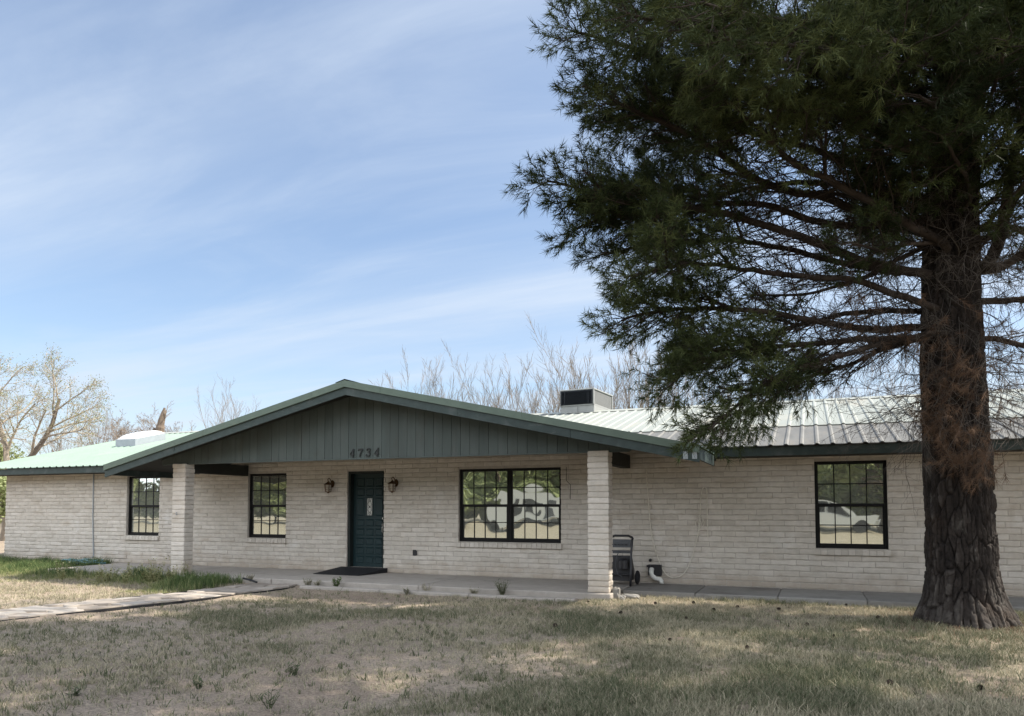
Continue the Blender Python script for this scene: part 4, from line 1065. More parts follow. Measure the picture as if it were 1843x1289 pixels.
    traced([(1700, 380), (1580, 340), (1450, 320), (1330, 330), (1200, 345), (1090, 320)], 9.9, 10.8, 0.06, 0.45, 1.2)
    traced([(1770, 480), (1800, 410), (1815, 300), (1840, 200), (1875, 80), (1900, -60)], 9.5, 9.2, 0.11, 0.6, 0.8)
    traced([(1780, 480), (1850, 465), (1960, 430)], 9.4, 8.8, 0.05, 0.4)
    traced([(1780, 545), (1840, 545), (1950, 550), (2050, 560)], 9.6, 9.6, 0.06, 0.35)
    traced([(1785, 610), (1850, 625), (1950, 640), (2040, 690)], 9.5, 9.0, 0.05, 0.3)
    traced([(1785, 420), (1830, 350), (1900, 300), (2000, 250)], 9.5, 9.8, 0.06, 0.35)
    for px, d0, d1, fs_ in (([(1730, 160), (1600, 122), (1450, 92), (1300, 72)], 9.2, 6.6, 0.20), ([(1720, 90), (1560, 60), (1400, 22), (1250, 10)], 9.2, 6.4, 0.20), ([(1730, 205), (1700, 150), (1650, 105), (1590, 60)], 9.1, 7.0, 0.10),
                            ([(1750, 250), (1775, 200), (1800, 130), (1830, 60)], 9.1, 7.2, 0.10), ([(1740, 335), (1690, 300), (1640, 275), (1590, 262)], 9.1, 8.0, 0.10), ([(1750, 365), (1745, 320), (1720, 280), (1690, 240)], 9.1, 7.8, 0.10),
                            ([(1750, 300), (1730, 250), (1700, 200), (1660, 170)], 9.1, 7.6, 0.08), ([(1720, 130), (1640, 80), (1540, 60), (1440, 80)], 9.1, 7.4, 0.15), ([(1700, 230), (1600, 200), (1500, 165), (1380, 150), (1280, 140)], 9.3, 7.6, 0.25),
                            ([(1740, 60), (1700, 10), (1640, -50)], 9.1, 7.2, 0.10), ([(1700, 270), (1620, 250), (1540, 215), (1460, 200)], 9.2, 8.0, 0.20), ([(1690, 440), (1640, 440), (1580, 455), (1530, 440)], 9.3, 8.6, 0.30),
                            ([(1790, 330), (1830, 300), (1880, 250)], 9.2, 8.4, 0.15), ([(1780, 220), (1820, 180), (1880, 120)], 9.2, 8.2, 0.12), ([(1660, 330), (1560, 345), (1450, 350), (1360, 345)], 9.8, 10.4, 0.40),
                            ([(1660, 450), (1560, 500), (1460, 530), (1350, 530)], 9.6, 9.8, 0.45)):
        traced(px, d0, d1, 0.032, fs_, 0.62)
    # the rest of the whorls, all round and above
    z = 4.2; az = 0.4
    while z < 13.0:
        az += 2.399 + r.normal() * 0.25; z += 0.165 + 0.03 * r.random()
        d = np.array([math.cos(az), math.sin(az), 0])
        tocam = d @ np.array([-0.16, -0.987, 0])
        if z < 6.6 and tocam > 0.35: continue
        if z < 5.4 and d[0] < -0.4: continue
        if z < 6.4 and d[0] < 0.1 and r.random() < 0.5: continue
        L = np.interp(z, [3.5, 5, 7, 9, 11, 13.2], [3.9, 4.5, 4.5, 4.2, 3.0, 1.0]) * r.uniform(0.88, 1.02)
        if d[1] > 0.3: L *= 0.92
        el = np.interp(z, [4, 8, 13], [0.10, 0.28, 0.75]) + r.normal() * 0.06
        c = trunk_c(z); P = [c]
        for t in np.linspace(0.15, 1, 6):
            P.append(c + d * L * t + np.array([0, 0, L * (math.sin(el) * t - 0.10 * t ** 2 + 0.06 * t ** 4)]) + r.normal(size=3) * 0.08)
        limbs.append((P, 0.03 + 0.011 * L, 0.34, 1.0 if z < 9 else 0.75))
    for k in range(90):                               # short leafy sprays growing straight from the trunk and upper crown
        z = r.uniform(4.35, 8.6); a = -1.9 + r.normal() * 1.0; d = np.array([math.cos(a), math.sin(a), 0.35]); c = trunk_c(z); L = r.uniform(0.9, 1.9) * np.interp(z, [4.9, 6.5], [0.7, 1.1])
        limbs.append(([c + d * L * t + np.array([0, 0, 0.1 * t * t]) for t in (0.18, 0.45, 0.7, 1.0)], 0.018, 0.30, 0.9))
    for k in range(64):                               # shoots off the outer limbs that thicken the leafy shell
        Q = curve(limbs[k % 21][0], 0.2); i = int(len(Q) * r.uniform(0.55, 0.84)); a = r.uniform(0, 2 * np.pi); tg = unit(Q[i] - Q[i - 1])
        d = unit(tg * 0.9 + np.array([math.cos(a) * 0.7, math.sin(a) * 0.7, 0.28])); L = r.uniform(0.40, 0.75)
        limbs.append(([Q[i] + d * L * t + np.array([0, 0, 0.08 * t * t]) for t in (0, 0.3, 0.65, 1.0)], 0.016, 0.12, 1.1))
    wood, twig, shoots, sdir, stint = MB(), MB(), [], [], []
    for li, (P, r0, fs, dens) in enumerate(limbs):
        Q = curve(P, 0.16, 0.012, r); n = len(Q); tt = np.linspace(0, 1, n)
        wood.tube(Q, r0 * 0.66 * (1 - tt) ** 0.75 + 0.011, 8, tint=np.clip(0.55 + 0.25 * r.normal(size=n), 0, 1))
        T = unit(np.gradient(Q, axis=0)); L = np.linalg.norm(np.diff(Q, axis=0), axis=1).sum()
        ct = r.normal() * 0.17 + 0.45
        high = P[-1][2] > 9.0
        s = 0.13 * L; side = 1
        while s < L:
            t = s / L; k = min(int(t * (n - 1)), n - 2); p = Q[k] + (Q[k + 1] - Q[k]) * (t * (n - 1) - k); tg = T[k]
            side = -side; s += (0.070 if t > fs else 0.075) * r.uniform(0.7, 1.3) / dens * (1.5 if high else 1)
            sv = unit(np.cross(tg, [0, 0, 1.0])) * side
            roll = r.normal() * 0.55
            sv = sv * math.cos(roll) + np.array([0, 0, 1.0]) * math.sin(roll)
            a = r.uniform(0.55, 1.05)
            d = unit(tg * math.cos(a) + sv * math.sin(a))
            sl = np.interp(t, [0.1, 0.35, 0.6, 0.85, 1.0], [0.55, 0.95, 1.0, 0.62, 0.30]) * r.uniform(0.65, 1.1) * min(1, L / 4.2 + 0.2)
            m = max(4, int(sl / 0.13)); q = [p]; dd = d.copy()
            for i in range(m):
                dd = unit(dd + r.normal(size=3) * 0.09 + np.array([0, 0, (-0.05 if i < m * 0.5 else 0.09)]) + tg * 0.04)
                q.append(q[-1] + dd * sl / m)
            q = np.array(q)
            live = r.random() < sstep(fs - 0.12, fs + 0.16, t)
            (wood if True else twig).tube(q, np.linspace(0.0085 if live else 0.007, 0.003, m + 1) * (0.8 + 0.5 * min(1, sl)), 4, tint=r.uniform(0.2, 0.9), cap=False)
            cv = ct + r.normal() * 0.18
            nt_ = max(2, int(sl / (0.062 if not high else 0.12)))
            for i in range(nt_):
                f = 0.22 + 0.78 * (i + r.random()) / nt_; kk = min(int(f * m), m - 1); b = q[kk] + (q[kk + 1] - q[kk]) * (f * m - kk)
                tdir = unit(q[kk + 1] - q[kk]); pv = unit(np.cross(tdir, r.normal(size=3)))
                td = unit(tdir * 0.75 + pv * r.uniform(0.35, 0.9) + np.array([0, 0, 0.12])); tl = r.uniform(0.07, 0.22) * (1.15 - 0.4 * f)
                tip = b + td * tl
                if live:
                    if f > 0.3 or r.random() < 0.3:
                        twig.tube(np.array([b, (b + tip) / 2 + r.normal(size=3) * 0.008, tip]), [0.0032, 0.0028, 0.0022], 3, tint=0.4, cap=False)
                        shoots.append(tip - td * 0.03); sdir.append(td + np.array([0, 0, 0.18])); stint.append(cv)
                elif r.random() < 0.8:
                    twig.tube(np.array([b, (b + tip) / 2 + r.normal(size=3) * 0.02, tip + td * 0.1 + np.array([0, 0, -0.02])]), [0.0034, 0.0028, 0.0018], 3, tint=r.uniform(0.1, 0.7), cap=False)
            if live: shoots.append(q[-1] - dd * 0.03); sdir.append(dd); stint.append(cv)
    print('pine shoots', len(shoots))
    wood.build('limbs', m_limb, tree, smooth=True, org=(TB[0], TB[1], 4))
    twig.build('twigs', m_limb, tree, org=(TB[0], TB[1], 4))
    shoots, sdir, stint = np.array(shoots), np.array(sdir), np.array(stint)
    hi = shoots[:, 2] > 8.6
    nb = MB()
    needles(nb, shoots[~hi], sdir[~hi], 26, r, tint=stint[~hi])
    needles(nb, shoots[hi], sdir[hi], 20, r, wid=0.012, nlen=(0.10, 0.15), tint=stint[hi])
    nb.build('crown', m_needle, tree, org=(TB[0], TB[1], 6))
    # dead twigs and brown needle clumps round the upper trunk
    dt, dp, ddr, dtn = MB(), [], [], []
    def deadbranch(p, d, L, rr, lev):
        m = 7; q = [np.array(p)]; d = unit(d)
        for i in range(m):
            d = unit(d + r.normal(size=3) * 0.20 + np.array([0, 0, -0.07])); q.append(q[-1] + d * L / m)
        q = np.array(q); dt.tube(q, np.linspace(rr, rr * 0.35, m + 1), 4, tint=r.uniform(0.1, 1), cap=False)
        if lev:
            for k in range(int(3 + L * 5)):
                i = r.integers(1, m); deadbranch(q[i], unit(q[min(i + 1, m)] - q[i - 1]) + r.normal(size=3) * 0.65, L * r.uniform(0.25, 0.55), rr * 0.55, lev - 1)
        return q
    for k in range(170):
        z_ = 2.55 + 3.5 * r.random(); a = r.uniform(0, 2 * np.pi)
        if r.random() < 0.55: a = -1.75 + r.normal() * 0.95
        d = np.array([math.cos(a), math.sin(a), r.normal() * 0.35 - 0.05])
        c = trunk_c(z_) + np.array([math.cos(a), math.sin(a), 0]) * (trunk_r(z_) - 0.03)
        deadbranch(c, d, r.uniform(0.45, 1.25), r.uniform(0.0035, 0.0075), 2)
    for k in range(80):                               # dead side twigs of the low limbs
        P = limbs[[5, 6, 8, 9, 10, 7, 0, 3, 4][k % 9]][0]; q = curve(P, 0.2); i = int(len(q) * r.uniform(0.12, 0.5))
        deadbranch(q[i], r.normal(size=3) * (0.8, 0.8, 0.5) + np.array([-0.2, -0.3, -0.45]), r.uniform(0.4, 1.0), 0.0045, 2)
    for (x, y, d_, n_, sp) in ((1700, 690, 8.95, 34, 0.16), (1692, 750, 8.95, 34, 0.15), (1730, 650, 8.9, 22, 0.20), (1752, 800, 8.85, 40, 0.16), (1722, 790, 8.9, 22, 0.14), (1772, 720, 8.9, 22, 0.17), (1760, 845, 8.85, 18, 0.12), (1545, 535, 9.2, 16, 0.13),
                              (1575, 600, 9.2, 26, 0.17), (1620, 605, 9.2, 16, 0.14), (1530, 560, 9.3, 12, 0.15), (1810, 620, 9.0, 20, 0.18), (1815, 590, 9.0, 12, 0.15), (1700, 590, 8.9, 14, 0.2)):
        c = atD(x, y, d_)
        for k in range(n_):
            p = c + r.normal(size=3) * sp * np.array([1, 0.6, 1]); d = unit(r.normal(size=3) * 0.6 + np.array([-0.4, -0.4, -0.7]))
            q = np.array([p - d * 0.25 + (0, 0.12, 0.1), p - d * 0.1, p, p + d * 0.12]); dt.tube(q, [0.0030, 0.0026, 0.0022, 0.0016], 3, tint=r.random(), cap=False)
            dp.append(p); ddr.append(d); dtn.append(r.random())
    dt.build('dead_twigs', m_deadtwig, tree, org=(TB[0], TB[1], 4))
    db = MB(); needles(db, dp, ddr, 44, r, tint=np.array(dtn), wid=0.0032, spread=(0.2, 1.2)); db.build('dead_needles', m_deadneedle, tree, org=(TB[0], TB[1], 4))
make_pine()
pine = bpy.data.objects['pine_tree']
second = copy_tree(pine); second.location = (7.2, 6.8, 0); second.rotation_euler = (0, 0, R(140)); second.scale = (1.12, 1.12, 1.32)  # unseen copy of the pine, added to shade the lawn and right wing
second['label'] = 'unseen second pine added beyond the right border to shade the lawn'

# ------------------------------------------------------------------ bare trees, leafy trees, shrubs
def grow(mb, r, p, d, L, rad, lev, cfg, tips):
    m = 7; q = [np.array(p, float)]; d = unit(d); ds = [d]
    for i in range(m):
        d = unit(d + r.normal(size=3) * cfg['wander'] + np.array([0, 0, cfg['up'][min(lev, len(cfg['up']) - 1)]])); q.append(q[-1] + d * L / m); ds.append(d)
    q = np.array(q); end = rad * cfg.get('taper', 0.45)
    mb.tube(q, np.linspace(rad, end, m + 1), 7 if rad > 0.06 else 5 if rad > 0.02 else 3, tint=np.clip(0.35 + r.normal() * 0.2 + 0.12 * lev, 0, 1), cap=False)
    if lev >= cfg['levels']:
        tips.append((q[-1], d)); tips.append((q[m // 2], d)); return
    for k in range(cfg['kids'][lev]):
        f = cfg['start'][lev] + (1 - cfg['start'][lev]) * (k + r.random()) / cfg['kids'][lev]; i = min(int(f * m), m - 1)
        b = q[i] + (q[i + 1] - q[i]) * (f * m - i)
        pv = unit(np.cross(ds[i], r.normal(size=3))); a = r.uniform(*cfg['angle'][lev])
        grow(mb, r, b, ds[i] * math.cos(a) + pv * math.sin(a), L * cfg['ratio'][lev] * r.uniform(0.7, 1.15) * (1.1 - 0.45 * f), max(cfg.get('rmin', 0.006), (rad + (end - rad) * f) * cfg['rr']), lev + 1, cfg, tips)
    tips.append((q[-1], d))
CFG_WILD = dict(levels=4, kids=(8, 7, 7, 5), start=(0.30, 0.25, 0.2, 0.2), angle=((0.5, 1.15), (0.4, 1.0), (0.4, 1.0), (0.4, 1.0)), ratio=(0.80, 0.60, 0.50, 0.45), rr=0.50, wander=0.11, up=(0.02, 0.04, 0.02, -0.02, -0.02), rmin=0.007)
CFG_WHIP = dict(levels=3, kids=(5, 8, 6), start=(0.08, 0.15, 0.2), angle=((0.2, 0.75), (0.2, 0.6), (0.25, 0.7)), ratio=(0.90, 0.40, 0.5), rr=0.42, wander=0.07, up=(0.05, 0.10, 0.10, 0.06), rmin=0.0055)
def bare_tree(base, H, seed, cfg, label, rad, bm=None, lean=(0, 0, 1), stems=1, buds=0, cat='tree', group='bare trees behind the house', fan=0.5, frac=0.62):
    r = np.random.default_rng(seed)
    t = thing('bare_tree', tuple(base), label, cat, group)
    tr, br, tips = MB(), MB(), []
    base = np.array(base, float)
    th = H * (0.22 if stems > 1 else 0.30)
    d0 = unit(np.array(lean, float)); q = np.array([base + d0 * th * f + r.normal(size=3) * 0.03 * rad * 4 * (f > 0) for f in np.linspace(0, 1, 6)])
    tr.tube(q, np.linspace(rad * 1.15, rad * 0.85, 6), 10, tint=0.25, cap=False); tr.build('trunk', bm or m_bare, t, smooth=True)
    n = max(stems, 3)
    for k in range(n):
        a = 2 * np.pi * (k + r.random() * 0.6) / n; s = fan * r.uniform(0.5, 1.2)
        grow(br, r, q[-1] - d0 * 0.05 if k else q[-1], d0 + np.array([math.cos(a) * s, math.sin(a) * s, 0]), H * frac * r.uniform(0.8, 1.1), rad * 0.62, 0, cfg, tips)
    br.build('branches', bm or m_bare, t)
    if buds and tips:
        P = np.array([p for p, _ in tips]); sel = r.random(len(P)) < buds; P = P[sel]; n = len(P) * 4; Pn = np.repeat(P, 4, 0) + r.normal(size=(n, 3)) * 0.14
        a, b = unit(r.normal(size=(n, 3))) * 0.032, unit(r.normal(size=(n, 3))) * 0.020
        V = np.stack([Pn - a, Pn + b, Pn + a, Pn - b], 1).reshape(-1, 3); bb = MB(); bb.add(V, np.arange(n * 4).reshape(-1, 4), np.repeat(r.random(n), 4)); bb.build('buds', m_bud, t)
    return t
gz = lambda x, d: np.array([*(atD(x, 915, d)[:2]), 0.0])
bare_tree(gz(14, 33), 8.9, 5, CFG_WILD, 'large sprawling tree with thin pale buds rising beyond the left end of the roof', 0.24, m_pale, lean=(0.06, 0, 1), buds=0.22, fan=0.80, frac=0.50)
bare_tree(gz(-60, 40), 9.8, 6, CFG_WILD, 'bare tree at the left border of the picture behind the large budding one', 0.24, m_pale, buds=0.25, fan=0.7, frac=0.5)
bare_tree(gz(125, 52), 6.5, 7, CFG_WHIP, 'small grey bare treetop just right of the large budding tree', 0.12, stems=5)
bare_tree(gz(175, 55), 6.9, 8, CFG_WHIP, 'small grey bare treetop left of the roof skylight', 0.12, stems=5)
bare_tree(gz(258, 47), 8.5, 9, CFG_WILD, 'bare spreading tree behind the left of the broken snag', 0.14, fan=0.8, frac=0.42)
bare_tree(gz(316, 47), 8.4, 10, CFG_WILD, 'bare spreading tree behind the right of the broken snag', 0.14, fan=0.7, frac=0.42)
bare_tree(gz(412, 50), 8.5, 12, CFG_WHIP, 'faint bare twigs showing over the left slope of the porch gable', 0.12, stems=4)
def snag():
    b = gz(285, 44); t = thing('tree_snag', tuple(b), 'broken brown tree stump standing up behind the left roof', 'tree stump', None); r = np.random.default_rng(3)
    mb = MB(); z = np.linspace(0, 7.0, 40); P = np.stack([b[0] + 0.05 * np.sin(z * 2) + 0.12 * np.clip(z - 6.3, 0, 9), np.full(40, b[1]), z], -1)
    mb.tube(P, np.interp(z, [0, 5, 6.2, 6.5, 7.0], [0.30, 0.26, 0.26, 0.21, 0.13]) * r.uniform(0.85, 1.15, 40), 9, tint=r.uniform(0.2, 0.9, 40))
    mb.build('trunk', m_bare, t)
    s = MB(); s.tube([P[-4], P[-2] + (0.12, 0, 0.25), P[-1] + (0.18, 0, 0.45)], [0.2, 0.16, 0.05], 7, tint=0.6); s.tube([P[-8], P[-8] + (-0.35, 0, 0.35), P[-8] + (-0.45, 0, 0.5)], [0.16, 0.12, 0.08], 7, tint=0.2)
    tips = []
    grow(s, r, P[-6], (0.3, 0, 1), 1.6, 0.04, 2, CFG_WILD, tips); s.build('broken_limbs', m_bare, t)
snag()
for k, (x, top, d, lab) in enumerate(((758, 650, 30, 'thin bare tree with a few seed heads, leftmost of those above the right gable slope'), (815, 655, 31, 'bare whippy tree, second from the left above the right gable slope'), (845, 700, 33, 'faint low bare tree between two taller ones above the right gable slope'),
                                      (915, 655, 30, 'bare many-stemmed tree above the gable slope left of the cooling unit'), (965, 632, 29, 'tallest bare many-stemmed tree left of the rooftop cooling unit'), (1015, 690, 32, 'bare tree directly behind the rooftop cooling unit'),
                                      (1060, 628, 29, 'bare tree rising over the right corner of the rooftop cooling unit'), (1105, 575, 27, 'tall bare tree between the cooling unit and the pine'), (1150, 600, 28, 'bare tree half hidden by the left edge of the pine'),
                                      (1235, 640, 30, 'bare tree seen through the low pine branches'), (1330, 640, 30, 'bare tree seen through the middle of the pine crown'), (1440, 650, 29, 'bare tree above the sunlit right roof left of the trunk'), (1555, 645, 28, 'bare tree above the right roof nearest the pine trunk'), (1880, 640, 28, 'bare tree right of the pine trunk'))):
    b = gz(x, d); H = (915 - top) / 1331 * d + 1.45
    bare_tree(b, H * 0.85, 40 + k, CFG_WHIP, lab, 0.06 + 0.015 * (k % 3), stems=4 + k % 3, fan=0.42, frac=0.62)

def leaf_mesh(mb, r, centers, radii, n, size):
    c = np.asarray(centers); k = r.integers(0, len(c), n); u = unit(r.normal(size=(n, 3))); rr = np.asarray(radii)[k] * r.random(n) ** 0.45
    P = c[k] + u * rr[:, None] * np.array([1, 1, 0.8]); a = unit(r.normal(size=(n, 3))); b = unit(np.cross(a, r.normal(size=(n, 3))))
    s = size * r.uniform(0.6, 1.3, n)[:, None]
    V = np.stack([P - a * s, P + b * s * 0.45, P + a * s, P - b * s * 0.45], 1).reshape(-1, 3)
    mb.add(V, np.arange(n * 4).reshape(-1, 4), np.repeat(np.clip(0.5 + r.normal(size=n) * 0.22 + (r.random(len(c))[k] - 0.5) * 0.6, 0, 1), 4))
def leafy_tree(base, H, W, seed, label, n=9000, size=0.16, group=None, name='leafy_tree', cat='tree'):
    r = np.random.default_rng(seed); t = thing(name, tuple(base), label, cat, group); base = np.array(base, float)
    tr = MB(); zt = H * 0.38; tr.tube([base, base + (0.1, 0, zt * 0.5), base + (0.05, 0.1, zt), base + (0, 0.1, H * 0.75)], [H * 0.035, H * 0.028, H * 0.024, H * 0.008], 10, tint=0.2)
    C, Rr = [], []
    for k in range(26):
        a = r.uniform(0, 2 * np.pi); z = r.uniform(0.28, 0.95) * H; w = W * math.sin(math.pi * (0.12 + 0.80 * (z / H - 0.22) / 0.78)) ** 0.7 * r.uniform(0.35, 0.95)
        c = base + np.array([math.cos(a) * w, math.sin(a) * w, z]); C.append(c); Rr.append(W * r.uniform(0.22, 0.42))
        tr.tube([base + (0.05, 0.1, min(zt, z * 0.8)), (base + c) / 2 + (0, 0, z * 0.28), c], [H * 0.012, H * 0.008, H * 0.003], 5, tint=0.3, cap=False)
    tr.build('trunk', m_bare, t)
    lf = MB(); leaf_mesh(lf, r, C, Rr, n, size); lf.build('crown', m_leaf, t)
    return t
leafy_tree(atD(-28, 915, 29) * (1, 1, 0), 3.2, 1.5, 3, 'bright green bush beyond the left end wall of the house', 5000, 0.09, name='shrub', cat='bush')
leafy_tree(atD(2, 915, 46) * (1, 1, 0), 5.5, 2.4, 4, 'yellow green tree showing under the left eave', 6000, 0.11, name='leafy_tree')
def low_fence():
    p0, p1 = atD(-60, 915, 34) * (1, 1, 0), atD(60, 915, 36) * (1, 1, 0); t = thing('wire_fence', tuple(p0), 'low grey fence in the distance past the left end wall', 'fence')
    n = 9; w = MB()
    for k in range(n):
        p = p0 + (p1 - p0) * k / (n - 1); m = MB(); m.tube([p, p + (0, 0, 1.1)], 0.05, 6); m.build('post', m_wood, t)
    for z in (0.25, 0.55, 0.85, 1.05): w.tube([p0 + (0, 0, z), p1 + (0, 0, z)], 0.012, 4)
    w.build('wire', m_curb, t)
low_fence()
# across the yard, behind the camera: what the windows mirror
lt = leafy_tree((4.5, -27, 0), 9.5, 4.2, 21, 'leafy green tree across the yard mirrored in the windows', 12000, 0.24, group='leafy trees across the yard')
lt2 = leafy_tree((-12, -32, 0), 11, 5.0, 22, 'leafy green tree across the yard mirrored in the windows', 12000, 0.26, group='leafy trees across the yard')
for k, (x, y, s) in enumerate(((-5.5, -25, 1.1), (-20, -22, 0.95), (-28, -26, 1.15), (-37, -22, 1.0), (-46, -20, 1.1), (-57, -22, 1.2), (-68, -18, 1.1), (9, -22, 1.1), (17, -17, 1.0), (-16, -34, 1.3), (-33, -36, 1.3), (0, -36, 1.3))):
    c = copy_tree((lt, lt2)[k % 2]); c.location = (x, y - 11, 0); c.scale = (s, s, s); c.rotation_euler = (0, 0, k * 1.3)
sh = leafy_tree((-70, -31, 0), 4.2, 3.0, 33, 'dense green hedge bush across the yard mirrored in the windows', 7000, 0.22, group='hedge bushes across the yard', name='shrub', cat='bush')
for k in range(1, 24):
    c = copy_tree(sh); c.location = (-70 + k * 4.1, -31 + 1.5 * math.sin(k * 2.1), 0); s = 0.9 + 0.25 * math.sin(k * 3.7); c.scale = (1.1, 1.1, s); c.rotation_euler = (0, 0, k * 0.9)
def trailer():
    t = thing('travel_trailer', (-15.5, -17, 0), 'long white travel trailer parked across the yard mirrored in the double window', 'trailer')
    b = MB(); b.prism([(-18.8, 0.55), (-12.0, 0.55), (-11.6, 1.2), (-11.9, 2.7), (-12.4, 2.9), (-18.6, 2.9), (-19.0, 2.5), (-19.0, 0.9)], 1, -18.1, -15.9); b.build('body', m_white, t)
    for x in (-17.9, -16.2, -13.2): g = MB(); g.box((x, -15.895, 1.5), (x + 0.9, -15.88, 2.15)); g.build('window', m_dark, t)
    g = MB(); g.box((-14.7, -15.895, 0.7), (-14.0, -15.875, 2.5)); g.build('door', m_grey, t)
    for x in (-15.2, -15.95): g = MB(); g.tube([(x, -16.05, 0.35), (x, -15.85, 0.35)], 0.35, 18); g.build('wheel', m_rubber, t)
    g = MB(); g.tube([(-11.7, -17, 0.5), (-10.4, -17, 0.45)], 0.06, 8); g.build('hitch', m_curb, t)
    t.location = (-19.5, -27, 0); t.scale = (1, 1, 0.85)
trailer()
def pickup():
    t = thing('pickup_truck', (1.4, -9.5, 0), 'white pickup truck across the yard mirrored in the right window', 'truck')
    b = MB(); y0, y1 = -10.4, -8.5
    b.prism([(-1.6, 0.5), (3.9, 0.5), (3.95, 0.95), (3.8, 1.08), (2.5, 1.15), (-1.6, 1.15)], 1, y0, y1)
    b.prism([(0.2, 1.15), (2.5, 1.15), (1.75, 1.80), (0.35, 1.82)], 1, y0 + 0.12, y1 - 0.12); b.build('body', m_white, t)
    g = MB(); g.prism([(0.42, 1.2), (1.1, 1.2), (1.1, 1.72), (0.48, 1.72)], 1, y1 - 0.119, y1 - 0.10); g.prism([(1.18, 1.2), (2.2, 1.2), (1.68, 1.72), (1.18, 1.72)], 1, y1 - 0.119, y1 - 0.10); g.build('window', m_dark, t)
    for x in (-0.75, 2.95):
        for y in (y0 + 0.1, y1 - 0.1): w = MB(); w.tube([(x, y - 0.13, 0.39), (x, y + 0.13, 0.39)], 0.39, 20); w.build('wheel', m_rubber, t)
    g = MB(); g.box((3.9, y0 + 0.1, 0.45), (4.05, y1 - 0.1, 0.68), bev=0.02); g.build('bumper', m_steel, t)
    t.location = (1.2, -22, 0)
pickup()

# ------------------------------------------------------------------ grass, weeds, cones
def blades(mb, X, Y, Z, per, hgt, wid, r, tint, lean=0.5, mi=0):
    n = len(X) * per; bx = np.repeat(X, per) + r.normal(size=n) * 0.018; by = np.repeat(Y, per) + r.normal(size=n) * 0.018; bz = np.repeat(Z, per) - 0.004
    h = np.repeat(hgt, per) * r.uniform(0.45, 1.15, n); a = r.uniform(0, 2 * np.pi, n); l = np.abs(r.normal(size=n)) * lean * h
    w = wid * r.uniform(0.7, 1.3, n); sx, sy = -np.sin(a) * w / 2, np.cos(a) * w / 2
    dx, dy = np.cos(a) * l, np.sin(a) * l
    b = a + r.normal(size=n) * 0.9; sx, sy = np.cos(b) * w / 2, np.sin(b) * w / 2
    V = np.stack([np.stack([bx - sx, by - sy, bz], -1), np.stack([bx + sx, by + sy, bz], -1), np.stack([bx + dx * 0.45 + sx * 0.7, by + dy * 0.45 + sy * 0.7, bz + h * 0.62], -1), np.stack([bx + dx, by + dy, bz + h * 0.95], -1), np.stack([bx + dx * 0.45 - sx * 0.7, by + dy * 0.45 - sy * 0.7, bz + h * 0.62], -1)], 1).reshape(-1, 3)
    i = np.arange(n)[:, None] * 5
    t = np.clip(np.repeat(tint, per) + r.normal(size=n) * 0.27, 0, 1)
    mb.add(V, np.concatenate([i + np.array([[0, 1, 2, 4]])]), np.repeat(t, 5), mi)
    mb.F.append((i + np.array([[4, 2, 3]]) + mb.n - len(V), mi))
